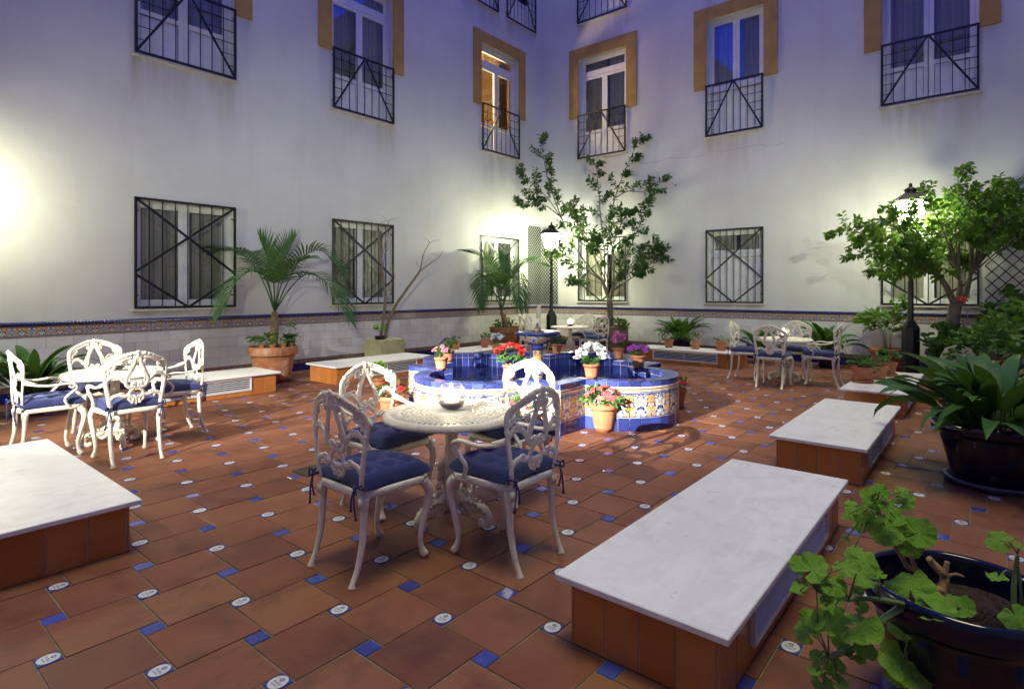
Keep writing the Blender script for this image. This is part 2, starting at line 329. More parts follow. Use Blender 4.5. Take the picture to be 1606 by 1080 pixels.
def m_jet():
    m, nt, b = newmat('water_jet'); b.inputs['Base Color'].default_value = (0.9, 0.92, 0.95, 1); b.inputs['Roughness'].default_value = 0.3
    t = nt.nodes.new('ShaderNodeBsdfTransparent'); mx = nt.nodes.new('ShaderNodeMixShader'); mx.inputs[0].default_value = 0.06
    nt.links.new(t.outputs[0], mx.inputs[1]); nt.links.new(b.outputs[0], mx.inputs[2])
    out = [q for q in nt.nodes if q.type == 'OUTPUT_MATERIAL'][0]; nt.links.new(mx.outputs[0], out.inputs[0]); return m

MT = dict(
    floor=m_terracotta(), grout=plain('floor_grout', (0.20, 0.165, 0.12), 0.9, 0.3, 20), blue_inset=m_glaze('blue_inset', (0.055, 0.075, 0.33), 0.35, 0.15),
    emblem=m_emblem(), plaster=m_plaster(), dado=m_dado(), wallgrout=plain('wall_grout', (0.42, 0.40, 0.36), 0.9, 0.1),
    frieze=m_majolica('frieze_majolica', 0.14, 17, 0.10), lowfrieze=m_majolica('low_frieze_majolica', 0.08, 26, 0.10, yellow=(0.36, 0.19, 0.04), blue=(0.016, 0.022, 0.09), pale=(0.05, 0.06, 0.16), white=(0.40, 0.33, 0.22), seed=3.3),
    rope=m_rope(), skirt=m_glaze('navy_skirting_tile', (0.014, 0.018, 0.15), 0.3, 0.12, (0.02, 0.03, 0.2)), marble=m_marble(), clad=m_clad(),
    iron=m_iron_white(), cushion=m_fabric('navy_cushion', (0.013, 0.019, 0.095)), black=plain('black_iron', (0.012, 0.013, 0.014), 0.35, 0.2, 30), pvc=plain('white_window_frame', (0.72, 0.73, 0.72), 0.35, 0.06, 8),
    ochre=plain('ochre_render', (0.42, 0.25, 0.07), 0.85, 0.18, 3, bumps=0.2), glass=m_glass('window_glass', (0.9, 0.93, 0.94), 0.11, 0.25), curtain=m_curtain((0.70, 0.62, 0.46)), dark=plain('dark_room', (0.05, 0.05, 0.055), 0.9, 0.0),
    room=plain('cream_room_paint', (0.75, 0.58, 0.32), 0.8, 0.0), wood=plain('orange_wood', (0.45, 0.18, 0.04), 0.4, 0.2), sill=plain('stone_sill', (0.58, 0.53, 0.45), 0.7, 0.15, 9),
    pot=m_pot(), oldpot=m_oldpot(), navy=plain('navy_glazed_pot', (0.004, 0.0045, 0.022), 0.10, 0.2, 5, spec=0.6), soil=plain('potting_soil', (0.042, 0.023, 0.015), 0.95, 0.8, 90, bumps=1.0, bscale=110), moss=m_stain_stone(),
    greystone=plain('grey_stone', (0.22, 0.20, 0.17), 0.85, 0.3, 6, bumps=0.4), beige=plain('beige_planter', (0.45, 0.40, 0.29), 0.8, 0.2, 5, bumps=0.2), brownplanter=plain('brown_planter', (0.16, 0.11, 0.06), 0.7, 0.3, 5),
    gerbig=m_leaf('geranium_leaf_veined', (0.17, 0.39, 0.035), (0.27, 0.52, 0.06), 0.5, 0.3, 2), asp=m_leaf('aspidistra_leaf', (0.032, 0.10, 0.02), (0.065, 0.165, 0.033), 0.48, 0.14, 1), palm=m_leaf('palm_leaflet', (0.021, 0.064, 0.017), (0.044, 0.112, 0.03), 0.5, 0.08),
    tree=m_leaf('ficus_leaf', (0.018, 0.058, 0.013), (0.042, 0.108, 0.02), 0.4, 0.18), tree2=m_leaf('orange_tree_leaf', (0.055, 0.14, 0.018), (0.12, 0.24, 0.03), 0.4, 0.36),
    ger=m_leaf('geranium_leaf', (0.13, 0.30, 0.03), (0.21, 0.42, 0.055), 0.5, 0.3), herb=m_leaf('herb_leaf', (0.045, 0.13, 0.03), (0.09, 0.22, 0.045), 0.5, 0.25), ivy=m_leaf('ivy_leaf', (0.05, 0.13, 0.02), (0.13, 0.24, 0.05), 0.4, 0.25),
    bark=m_bark('grey_bark', (0.09, 0.075, 0.055), (0.22, 0.19, 0.14)), bark2=m_bark('brown_bark', (0.10, 0.055, 0.03), (0.24, 0.14, 0.08)), palmbark=m_bark('palm_bark', (0.10, 0.06, 0.03), (0.36, 0.26, 0.15), 22), twig=m_bark('dry_twig', (0.16, 0.11, 0.08), (0.34, 0.27, 0.2), 30), stemg=plain('green_stem', (0.12, 0.19, 0.05), 0.5, 0.2), woody=m_bark('woody_stem', (0.20, 0.11, 0.05), (0.45, 0.30, 0.15), 40),
    fblue=m_glaze('fountain_blue_tile', (0.028, 0.043, 0.205), 0.5, 0.1, (0.07, 0.095, 0.30)), fpanel=m_majolica('fountain_majolica', 0.27, 11.5, 0.05, whitemid=0.5, w=0.24, seed=1.7), fbands=m_bands(), fcol=m_majolica('fountain_column_majolica', 0.2, 15, 0, False, radial=True),
    fgrout=plain('fountain_grout', (0.55, 0.52, 0.46), 0.8, 0.1), rimtile=m_glaze('rim_tile', (0.05, 0.07, 0.28), 0.6, 0.12, (0.16, 0.19, 0.42)), water=m_water(), jet=m_jet(),
    bowl=m_glass('clear_glass', (0.985, 0.99, 0.99), 0.06, 0.25, 0.6, 0.05), pebble=plain('dark_pebbles', (0.045, 0.038, 0.045), 0.5, 0.4, 60, bumps=0.8, bscale=90), wax=m_emit('lit_wax', (1, 0.84, 0.58), 0.8), flame=m_emit('candle_flame', (1, 0.8, 0.45), 6.0),
    lampglass=m_emit('lit_lantern_glass', (0.97, 1.0, 0.66), LAMP_GLOW), shade=m_emit('lit_lampshade', (1, 0.78, 0.42), 0.35), drain=plain('rusty_grate', (0.10, 0.075, 0.05), 0.7, 0.4, 30), trellis=plain('dark_green_trellis', (0.02, 0.032, 0.026), 0.5, 0.2), vent=plain('white_vent', (0.70, 0.70, 0.66), 0.4, 0.06),
)
def petal_mat(name, c1, c2):
    return m_leaf(name, c1, c2, 0.6, 0.3)
PET = dict(red=petal_mat('red_petal', (0.62, 0.012, 0.02), (0.75, 0.03, 0.05)), pink=petal_mat('pink_petal', (0.72, 0.16, 0.32), (0.85, 0.35, 0.50)), coral=petal_mat('coral_petal', (0.60, 0.05, 0.06), (0.76, 0.17, 0.17)),
           white=petal_mat('white_petal', (0.78, 0.80, 0.82), (0.86, 0.87, 0.88)), lilac=petal_mat('pale_petal', (0.52, 0.58, 0.68), (0.66, 0.70, 0.78)), purple=petal_mat('purple_petal', (0.20, 0.02, 0.30), (0.34, 0.05, 0.42)), dark=petal_mat('dark_petal', (0.035, 0.008, 0.05), (0.07, 0.012, 0.08)),
           magenta=petal_mat('magenta_petal', (0.62, 0.11, 0.46), (0.75, 0.28, 0.60)), crimson=petal_mat('crimson_petal', (0.42, 0.015, 0.12), (0.55, 0.03, 0.2)))

# ------------------------------------------------------------------ mesh helpers
class MB:
    def __init__(s): s.v = []; s.f = []; s.sm = []
    def add(s, vs, fs, smooth=False):
        o = len(s.v); s.v.extend([tuple(q) for q in vs]); s.f.extend([tuple(i+o for i in f) for f in fs]); s.sm.extend([smooth]*len(fs)); return s
    def box(s, x0, x1, y0, y1, z0, z1):
        v = [(x, y, z) for z in (z0, z1) for y in (y0, y1) for x in (x0, x1)]
        return s.add(v, [(0, 2, 3, 1), (4, 5, 7, 6), (0, 1, 5, 4), (2, 6, 7, 3), (0, 4, 6, 2), (1, 3, 7, 5)])
    def cbox(s, x0, x1, y0, y1, z0, z1, c=0.004):
        # box with chamfered edges
        vs = []; 
        for sx, x in ((-1, x0), (1, x1)):
            for sy, y in ((-1, y0), (1, y1)):
                for sz, z in ((-1, z0), (1, z1)):
                    vs += [(x, y-sy*c, z-sz*c), (x-sx*c, y, z-sz*c), (x-sx*c, y-sy*c, z)]
        def i(a, b, d, k): return ((a*2+b)*2+d)*3+k
        fs = [(i(0,0,0,0), i(0,0,1,0), i(0,1,1,0), i(0,1,0,0)), (i(1,0,0,0), i(1,1,0,0), i(1,1,1,0), i(1,0,1,0)),
              (i(0,0,0,1), i(1,0,0,1), i(1,0,1,1), i(0,0,1,1)), (i(0,1,0,1), i(0,1,1,1), i(1,1,1,1), i(1,1,0,1)),
              (i(0,0,0,2), i(0,1,0,2), i(1,1,0,2), i(1,0,0,2)), (i(0,0,1,2), i(1,0,1,2), i(1,1,1,2), i(0,1,1,2))]
        for a in (0, 1):
            for b in (0, 1):
                fs += [(i(a,b,0,0), i(a,b,0,1), i(a,b,1,1), i(a,b,1,0)), (i(a,0,b,0), i(a,0,b,2), i(a,1,b,2), i(a,1,b,0)), (i(0,a,b,1), i(0,a,b,2), i(1,a,b,2), i(1,a,b,1))]
                for d in (0, 1): fs.append((i(a,b,d,0), i(a,b,d,1), i(a,b,d,2)))
        return s.add(vs, fs)
    def bar(s, a, b, w, t, up=(0, 0, 1)):
        a = Vector(a); b = Vector(b); d = (b-a).normalized(); u = Vector(up)
        x = d.cross(u)
        if x.length < 1e-4: x = d.cross(Vector((1, 0, 0)))
        x.normalize(); y = x.cross(d)
        vs = [p + x*sx*w/2 + y*sy*t/2 for p in (a, b) for sx, sy in ((-1, -1), (1, -1), (1, 1), (-1, 1))]
        return s.add(vs, [(0, 1, 2, 3), (7, 6, 5, 4), (0, 4, 5, 1), (1, 5, 6, 2), (2, 6, 7, 3), (3, 7, 4, 0)])
    def tube(s, pts, r, n=8, smooth=True, flat=1.0, fdir=None, cap=True):
        pts = [Vector(p) for p in pts]; m = len(pts)
        rr = r if isinstance(r, (list, tuple)) else [r]*m
        t0 = (pts[1]-pts[0]).normalized()
        x = Vector(fdir) if fdir is not None else t0.orthogonal()
        vs = []
        for k in range(m):
            t = (pts[min(k+1, m-1)] - pts[max(k-1, 0)])
            t = t.normalized() if t.length > 1e-9 else t0
            x = (x - t*x.dot(t)); x = x.normalized() if x.length > 1e-6 else t.orthogonal().normalized()
            y = t.cross(x)
            if fdir is not None: x0 = (Vector(fdir) - t*Vector(fdir).dot(t)); x = x0.normalized() if x0.length > 1e-6 else x; y = t.cross(x)
            for j in range(n):
                a = 2*pi*j/n
                vs.append(pts[k] + x*cos(a)*rr[k]*flat + y*sin(a)*rr[k])
        fs = [(k*n+j, k*n+(j+1) % n, (k+1)*n+(j+1) % n, (k+1)*n+j) for k in range(m-1) for j in range(n)]
        if cap: fs += [tuple(range(n))[::-1], tuple((m-1)*n+j for j in range(n))]
        return s.add(vs, fs, smooth)
    def lathe(s, prof, n=24, c=(0, 0, 0), smooth=True, wob=None):
        vs = []
        for k, (r, z) in enumerate(prof):
            for j in range(n):
                a = 2*pi*j/n; q = r*(1 if wob is None else wob(a, z))
                vs.append((c[0]+q*cos(a), c[1]+q*sin(a), c[2]+z))
        m = len(prof)
        return s.add(vs, [(k*n+j, k*n+(j+1) % n, (k+1)*n+(j+1) % n, (k+1)*n+j) for k in range(m-1) for j in range(n)], smooth)
    def disc(s, r, z, n=24, c=(0, 0)):
        vs = [(c[0], c[1], z)] + [(c[0]+r*cos(2*pi*j/n), c[1]+r*sin(2*pi*j/n), z) for j in range(n)]
        return s.add(vs, [(0, 1+j, 1+(j+1) % n) for j in range(n)])
    def merge(s, o, M=None):
        vs = [M @ Vector(v) for v in o.v] if M is not None else o.v
        off = len(s.v); s.v.extend([tuple(v) for v in vs]); s.f.extend([tuple(i+off for i in f) for f in o.f]); s.sm.extend(o.sm); return s
    def mesh(s, name, mat):
        me = bpy.data.meshes.new(name); me.from_pydata(s.v, [], s.f)
        me.polygons.foreach_set('use_smooth', s.sm)
        me.materials.append(MT[mat] if isinstance(mat, str) else mat); me.update(); return me
    def build(s, name, mat, parent=None, loc=None, rot=None):
        return put(name, s.mesh(name, mat), parent, loc, rot)
def put(name, me, parent=None, loc=None, rot=None, scale=None):
    o = bpy.data.objects.new(name, me); COL.objects.link(o)
    if parent: o.parent = parent
    if loc is not None: o.location = loc
    if rot is not None: o.rotation_euler = rot
    if scale is not None: o.scale = (scale,)*3 if isinstance(scale, (int, float)) else scale
    return o
def thing(name, label, cat, loc=(0, 0, 0), rz=0.0, group=None):
    o = bpy.data.objects.new(name, None); COL.objects.link(o); o.empty_display_size = 0.1
    o.location = loc; o.rotation_euler = (0, 0, rz); tag(o, label, cat, group); return o
def tag(o, label=None, cat=None, group=None, kind=None):
    if label: o['label'] = label
    if cat: o['category'] = cat
    if group: o['group'] = group
    if kind: o['kind'] = kind
    return o
def crs(pts, n=6):
    # Catmull-Rom through points
    P = [Vector(p) for p in pts]; out = []
    for i in range(len(P)-1):
        p0 = P[max(i-1, 0)]; p1 = P[i]; p2 = P[i+1]; p3 = P[min(i+2, len(P)-1)]
        for k in range(n):
            t = k/n; out.append(0.5*((2*p1)+(p2-p0)*t+(2*p0-5*p1+4*p2-p3)*t*t+(3*p1-p0-3*p2+p3)*t*t*t))
    out.append(P[-1]); return out
def lerp(a, b, t): return a+(b-a)*t
CY, SY = cos(YAW), sin(YAW)
def at(px, py, d):
    # world point at depth d (metres along the view axis) for a pixel of the 1606 x 1080 photograph
    X = (px-803)/903.1*d; z = CAMH-(py-457)/903.1*d
    return Vector((d*CY + X*SY, d*SY - X*CY, z))
def depth(u, v): return u*CY + v*SY

# ------------------------------------------------------------------ floor
floor = MB().add([(-6, -6, -0.0055), (15, -6, -0.0055), (15, 12, -0.0055), (-6, 12, -0.0055)], [(0, 1, 2, 3)]).build('floor', 'grout')
tag(floor, kind='structure')
LO = Vector((0.5818, 2.8636, 0)); LP = Vector((0.34241, -0.08156, 0)); LQ = Vector((0.08776, 0.33315, 0))
TA, TB, TC, TD = 0.34241, 0.33315, 0.08776, 0.08156
def slab_mesh(w, h, t=0.011, c=0.0022):
    x, y = w/2, h/2
    v = [(-x, -y, -t), (x, -y, -t), (x, y, -t), (-x, y, -t), (-x, -y, -c), (x, -y, -c), (x, y, -c), (-x, y, -c), (-x+c, -y+c, 0), (x-c, -y+c, 0), (x-c, y-c, 0), (-x+c, y-c, 0)]
    f = [(8, 9, 10, 11)]
    for i in range(4):
        j = (i+1) % 4; f += [(i, j, 4+j, 4+i), (4+i, 4+j, 8+j, 8+i)]
    return MB().add(v, f)
G = 0.0055
P_tile = slab_mesh(TA-G*1.3, TB-G*1.3); P_in = slab_mesh(TC-G, TD-G)
cells = {'tile': [], 'blue': [], 'emblem': []}
for i in range(-40, 60):
    for j in range(-40, 60):
        c = LO + LP*i + LQ*j                    # centre of an inset
        cor = c + Vector((-TC/2, -TD/2-TB, 0))  # lower corner of the tile beneath it
        tcen = cor + Vector((TA/2, TB/2, 0))
        if -4.0 < tcen.x < 13.0 and -4.0 < tcen.y < 9.72:
            cells['tile'].append(tcen); cells['blue' if (i+j) % 2 else 'emblem'].append(c)
def inview(p):
    d = depth(p.x, p.y); X = p.x*SY - p.y*CY
    if d < 1.2: return False
    return abs(X/d*903.1) < 830 and 457+CAMH/d*903.1 < 1110
rf = random.Random(3); far_emblems = []
for key, proto, name, mat in (('tile', P_tile, 'floor_tile', 'floor'), ('blue', P_in, 'blue_inset', 'blue_inset'), ('emblem', P_in, 'emblem_inset', 'emblem')):
    L = cells[key]; L.sort(key=lambda p: (not inview(p), p.length))
    me = proto.mesh(name, mat)
    rest = MB()
    for k, p in enumerate(L):
        z = rf.uniform(-0.0016, 0.0012); tilt = (rf.gauss(0, 0.0032), rf.gauss(0, 0.0032), rf.gauss(0, 0.003))
        if k < 300: put(name, me, floor, (p.x, p.y, z), tilt)
        elif key != 'emblem': rest.merge(proto, Matrix.Translation((p.x, p.y, z)) @ Euler(tilt).to_matrix().to_4x4())
        else: far_emblems.append((p, z, tilt))
    if key != 'emblem':
        o = rest.build(name, mat, floor); o['kind'] = 'stuff'
# remaining emblem insets lie outside the frame or far off: plain copies sharing one mesh, joined
if far_emblems:
    b = MB()
    for p, z, t in far_emblems: b.merge(P_in, Matrix.Translation((p.x, p.y, z)))
    o = b.build('emblem_inset', 'blue_inset', floor); o['kind'] = 'stuff'

# ------------------------------------------------------------------ walls
WALL_H = 12.2
def wall_cells(s0, s1, z0, z1, openings, rev=0.24):
    ss = sorted({s0, s1, *[a for o in openings for a in o[:2]]}); zz = sorted({z0, z1, *[a for o in openings for a in o[2:4]]})
    m = MB()
    for a, b in zip(ss, ss[1:]):
        for c, d in zip(zz, zz[1:]):
            cs, cz = (a+b)/2, (c+d)/2
            if any(o[0] < cs < o[1] and o[2] < cz < o[3] for o in openings): continue
            m.add([(a, 0, c), (b, 0, c), (b, 0, d), (a, 0, d)], [(0, 1, 2, 3)])
    for o in openings:
        a, b, c, d = o[:4]
        m.add([(a, 0, c), (b, 0, c), (b, 0, d), (a, 0, d), (a, rev, c), (b, rev, c), (b, rev, d), (a, rev, d)], [(0, 4, 5, 1), (1, 5, 6, 2), (2, 6, 7, 3), (3, 7, 4, 0)])
    return m
TILE_D = MB().cbox(-0.1480, 0.1480, -0.006, 0.0, -0.0785, 0.0785, 0.0025).mesh('dado_tile', 'dado')
TILE_DH = MB().cbox(-0.0730, 0.0730, -0.006, 0.0, -0.0785, 0.0785, 0.0025).mesh('dado_tile', 'dado')
TILE_F = MB().cbox(-0.0992, 0.0992, -0.015, 0.0, -0.0695, 0.0695, 0.002).mesh('frieze_tile', 'frieze')
TILE_L = MB().cbox(-0.0992, 0.0992, -0.015, 0.0, -0.0392, 0.0392, 0.002).mesh('low_frieze_tile', 'lowfrieze')
TILE_S = MB().cbox(-0.0992, 0.0992, -0.014, 0.0, -0.0665, 0.0665, 0.002).mesh('skirting_tile', 'skirt')
cap = MB()
prof = [(0, -0.0275), (-0.018, -0.0275), (-0.030, -0.015), (-0.034, 0.0), (-0.030, 0.014), (-0.018, 0.025), (0, 0.0275)]
cap.add([(x, y, z) for x in (-0.0994, 0.0994) for y, z in prof], [(k, k+1, 7+k+1, 7+k) for k in range(6)] + [tuple(range(7))[::-1], tuple(range(7, 14))], False)
CAP = cap.mesh('moulding_tile', 'rope')
def dado(root, s0, s1):
    MB().add([(s0, -0.003, 0), (s1, -0.003, 0), (s1, -0.003, 1.04), (s0, -0.003, 1.04)], [(0, 1, 2, 3)]).build('tile_bed', 'wallgrout', root)
    n = int((s1-s0)/0.3)
    for r in range(4):
        z = 0.215+0.16*(r+0.5)
        for k in range(n+1):
            s = s0+0.3*k+(0.15 if r % 2 else 0.0)+0.15
            if s+0.15 > s1: continue
            put('dado_tile', TILE_D, root, (s, -0.003+random.uniform(-0.0012, 0.0008), z), (0, 0, 0))
        e = s0+0.075 if r % 2 else None
        if e: put('dado_tile', TILE_DH, root, (e, -0.003, z))
    m = int((s1-s0)/0.2)
    for k in range(m):
        s = s0+0.2*(k+0.5)
        put('frieze_tile', TILE_F, root, (s, -0.003, 0.925)); put('low_frieze_tile', TILE_L, root, (s, -0.003, 0.175))
        put('skirting_tile', TILE_S, root, (s, -0.003, 0.067)); put('moulding_tile', CAP, root, (s, -0.003, 1.0225))
def part_rect(m, s0, s1, z0, z1, w, y0, y1):
    m.box(s0, s0+w, y0, y1, z0, z1).box(s1-w, s1, y0, y1, z0, z1).box(s0+w, s1-w, y0, y1, z0, z0+w).box(s0+w, s1-w, y0, y1, z1-w, z1)
def pane_at(parent, s0, s1, z0, z1, y):
    MB().box(s0, s1, y, y+0.008, z0, z1).build('pane', 'glass', parent)
def curtain(parent, s0, s1, z0, z1, y, amp=0.02, wl=0.09, mat='curtain'):
    m = MB(); n = max(8, int((s1-s0)/0.018)); ph = random.uniform(0, 6)
    vs = []
    for k in range(n+1):
        s = lerp(s0, s1, k/n); q = y+amp*sin(2*pi*s/wl+ph)+amp*0.5*sin(2*pi*s/(wl*2.7)+ph*2)
        vs += [(s, q, z0), (s, q, z1)]
    m.add(vs, [(2*k, 2*k+2, 2*k+3, 2*k+1) for k in range(n)], True); return m.build('curtain', mat, parent)
def sash(root_w, s0, s1, z0, z1, y, panel=0.0):
    f = MB(); part_rect(f, s0+0.002, s1-0.002, z0, z1, 0.075, y, y+0.05)
    zg = z0+0.075
    if panel:
        f.box(s0+0.077, s1-0.077, y, y+0.05, z0+panel, z0+panel+0.08)
        f.cbox(s0+0.085, s1-0.085, y+0.012, y+0.035, z0+0.083, z0+panel-0.008, 0.006); zg = z0+panel+0.08
    o = f.build('sash', 'pvc', root_w)
    pane_at(root_w, s0+0.077, s1-0.077, zg, z1-0.075, y+0.022)
def window(root, s0, s1, z0, z1, kind, lit=False):
    y = 0.13; cm = 'curtain'
    f = MB(); part_rect(f, s0+0.002, s1-0.002, z0+0.002, z1-0.002, 0.05, y, y+0.09)
    a, b, c, d = s0+0.054, s1-0.054, z0+0.054, z1-0.054; mid = (a+b)/2
    if kind == 'door':
        f.box(a-0.002, b+0.002, y, y+0.09, d-0.43, d-0.36)
    if kind == 'hopper':
        f.box(a-0.002, b+0.002, y, y+0.09, z1-0.62, z1-0.54); f.cbox(a+0.002, b-0.002, y+0.025, y+0.05, c, z1-0.625, 0.01)
    if kind == 'panelled':
        f.box(a-0.002, b+0.002, y, y+0.09, z0+1.02, z0+1.10); f.cbox(a+0.002, b-0.002, y+0.025, y+0.05, c, z0+1.015, 0.01)
    w = f.build('window', 'pvc', root)
    if kind == 'casement':
        sash(w, a, mid, c, d, y+0.015); sash(w, mid, b, c, d, y+0.015)
    elif kind == 'door':
        top = d-0.434
        sash(w, a, mid, c, top, y+0.015, 0.62); sash(w, mid, b, c, top, y+0.015, 0.62); sash(w, a, b, d-0.356, d, y+0.015)
    elif kind == 'hopper':
        sash(w, a, b, z1-0.536, d, y+0.015)
    elif kind == 'panelled':
        sash(w, a, mid, z0+1.104, d, y+0.015); sash(w, mid, b, z0+1.104, d, y+0.015)
    sl = MB().cbox(s0-0.05, s1+0.05, -0.045, 0.0, z0-0.04, z0-0.002, 0.006).cbox(s0+0.003, s1-0.003, 0.0, y, z0-0.03, z0+0.004, 0.002); sl.build('sill', 'sill', w)
    if not lit:
        if kind == 'casement':
            curtain(w, a, a+0.46*(b-a), c, d, y+0.16); curtain(w, b-0.42*(b-a), b, c, d, y+0.16)
        else: curtain(w, a, mid-0.03, c, d, y+0.16); curtain(w, mid+0.05, b, c, d, y+0.17)
        MB().add([(s0, 0.62, z0), (s1, 0.62, z0), (s1, 0.62, z1), (s0, 0.62, z1), (s0, 0.241, z0), (s1, 0.241, z0), (s1, 0.241, z1), (s0, 0.241, z1)], [(0, 1, 2, 3), (0, 4, 5, 1), (1, 5, 6, 2), (2, 6, 7, 3), (3, 7, 4, 0)]).build('room', 'dark', w)
    else:
        X0, X1, Y1 = s0-1.6, s1+0.9, 2.6
        MB().add([(X0, Y1, z0), (X1, Y1, z0), (X1, Y1, z1+0.1), (X0, Y1, z1+0.1), (X0, 0.241, z0), (X1, 0.241, z0), (X1, 0.241, z1+0.1), (X0, 0.241, z1+0.1)], [(0, 1, 2, 3), (0, 4, 5, 1), (1, 5, 6, 2), (2, 6, 7, 3), (3, 7, 4, 0)]).build('room', 'room', w)
        curtain(w, b-0.36, b, c, d, y+0.2)
        MB().box(s0-1.2, s1-0.1, 2.2, 2.59, z0+0.5, z0+0.9).build('headboard', 'wood', w)
        MB().lathe([(0.12, 0), (0.2, -0.25)], 20, (s0+0.55, 2.0, z0+1.45)).build('lampshade', 'shade', w)
        l = lamp('bedroom_bulb', 'POINT', (s0+0.3, 1.2, z0+1.9), 42, (1, 0.68, 0.33), 0.15); l.parent = w
    return w
def bars(parent, segs, w, t, name='bar'):
    for a, b in segs:
        MB().bar(a, b, w, t, (0, 1, 0)).build(name, 'black', parent)
def grille(root, s0, s1, z0, z1, y=-0.035):
    f = MB(); part_rect(f, s0, s1, z0, z1, 0.034, y-0.014, y+0.014)
    for s in (s0+0.05, s1-0.05):
        for z in (z0+0.2, z1-0.2): f.box(s-0.01, s+0.01, y+0.014, 0.01, z-0.01, z+0.01)
    g = f.build('window_grille', 'black', root)
    H = z1-z0; Wd = s1-s0; X = lambda q: lerp(s0+0.02, s1-0.02, q); Z = lambda q: z1-0.02-q*(H-0.04)
    P = lambda q, r: (X(q), y-0.008, Z(r))
    bars(g, [(P(0, 0), P(1, 0.67)), (P(0, 0.70), P(0.49, 1.0)), (P(1, 0.70), P(0.51, 1.0))], 0.036, 0.012, 'brace')
    bars(g, [((X(1), y+0.006, Z(0)), (X(0), y+0.006, Z(0.67)))], 0.036, 0.012, 'brace')
    bars(g, [((X(k/8), y+0.018, Z(0)), (X(k/8), y+0.018, Z(1))) for k in range(1, 8)], 0.015, 0.010)
def railing(root, s0, s1, z0, z1, y=-0.05):
    f = MB(); part_rect(f, s0, s1, z0, z1, 0.036, y-0.014, y+0.014)
    for s in (s0+0.02, s1-0.02):
        for z in (z0+0.15, z1-0.15): f.box(s-0.01, s+0.01, y+0.014, 0.01, z-0.01, z+0.01)
    g = f.build('balcony_railing', 'black', root)
    X = lambda q: lerp(s0+0.02, s1-0.02, q); Z = lambda q: z1-0.02-q*(z1-z0-0.04)
    bars(g, [((X(0), y-0.006, Z(1)), (X(0.49), y-0.006, Z(0.01))), ((X(1), y-0.006, Z(1)), (X(0.51), y-0.006, Z(0.01)))], 0.034, 0.012, 'brace')
    bars(g, [((X(k/8), y+0.016, Z(0)), (X(k/8), y+0.016, Z(1))) for k in range(1, 8)], 0.014, 0.008)
    hs = []
    for k in range(1, 6):
        q = k/6; e = 0.5*(1-q)
        hs += [((X(0), y+0.007, Z(q)), (X(max(e, 0.02)), y+0.007, Z(q))), ((X(1-max(e, 0.02)), y+0.007, Z(q)), (X(1), y+0.007, Z(q)))]
    bars(g, hs, 0.012, 0.007)
def surround(root, s0, s1, z0=6.07, z1=7.64, w=0.29):
    m = MB()
    m.cbox(s0-w, s0-0.004, -0.035, 0.004, z0, z1+w, 0.006).cbox(s1+0.004, s1+w, -0.035, 0.004, z0, z1+w, 0.006).cbox(s0-0.004, s1+0.004, -0.0345, 0.004, z1+0.004, z1+w-0.0006, 0.006)
    m.build('window_surround', 'ochre', root)
def wall(label, loc, rz, s0, s1, cols, thirds, d0, d1):
    root = thing('courtyard_wall', label, 'wall', loc, rz)
    ops = []
    for a, b, lk, uk, lit in cols: ops += [(a, b, 1.195, 2.845), (a, b, 4.965, 7.64)]
    for a, b in thirds: ops.append((a, b, 8.57, 11.0))
    wall_cells(s0, s1, 0, WALL_H, ops).build('plaster', 'plaster', root)
    for a, b, lk, uk, lit in cols:
        window(root, a, b, 1.195, 2.845, lk); grille(root, a-0.005, b+0.005, 1.195, 2.848)
        window(root, a, b, 4.965, 7.64, uk, lit); railing(root, a-0.005, b+0.005, 4.975, 6.14); surround(root, a, b)
    for a, b in thirds:
        window(root, a, b, 8.57, 11.0, 'door'); railing(root, a-0.005, b+0.005, 8.58, 9.7)
    dado(root, d0, d1)
    return root
LV, RU = 9.72, 13.0
wall('long white courtyard wall with the warmly lit upstairs window and tiled dado', (0, LV, 0), 0, -4.0, RU,
     [(2.98, 4.45, 'casement', 'door', False), (6.30, 7.76, 'casement', 'door', False), (10.52, 11.98, 'casement', 'door', True)],
     [(2.98, 4.45), (6.30, 7.76), (9.87, 11.125), (11.457, 12.70)], 0.6, RU-0.016)
wall('white courtyard wall with the cracked plaster behind the two green trees', (RU, 0, 0), -pi/2, -LV, 4.0,
     [(-8.46, -7.04, 'casement', 'door', False), (-4.993, -3.746, 'hopper', 'panelled', False), (-1.59, -0.14, 'casement', 'door', False)],
     [(-8.475, -7.01), (-4.99, -3.75), (-1.59, -0.14)], -LV+0.016, 2.6)
for lab, loc, rz, ln in (('plain white wall closing the courtyard behind the camera', (-4.0, LV, 0), pi/2, LV+4), ('plain white wall closing the courtyard opposite the dry tree', (RU, -4.0, 0), pi, RU+4)):
    r = thing('courtyard_wall', lab, 'wall', loc, rz)
    # local x runs along the wall, local -y faces the courtyard
    MB().add([(0, 0, 0), (-ln if rz == pi/2 else ln, 0, 0), (-ln if rz == pi/2 else ln, 0, WALL_H+9), (0, 0, WALL_H+9)], [(0, 1, 2, 3)]).build('plaster', 'plaster', r)  # extra height added to these unseen walls to hold back sky light

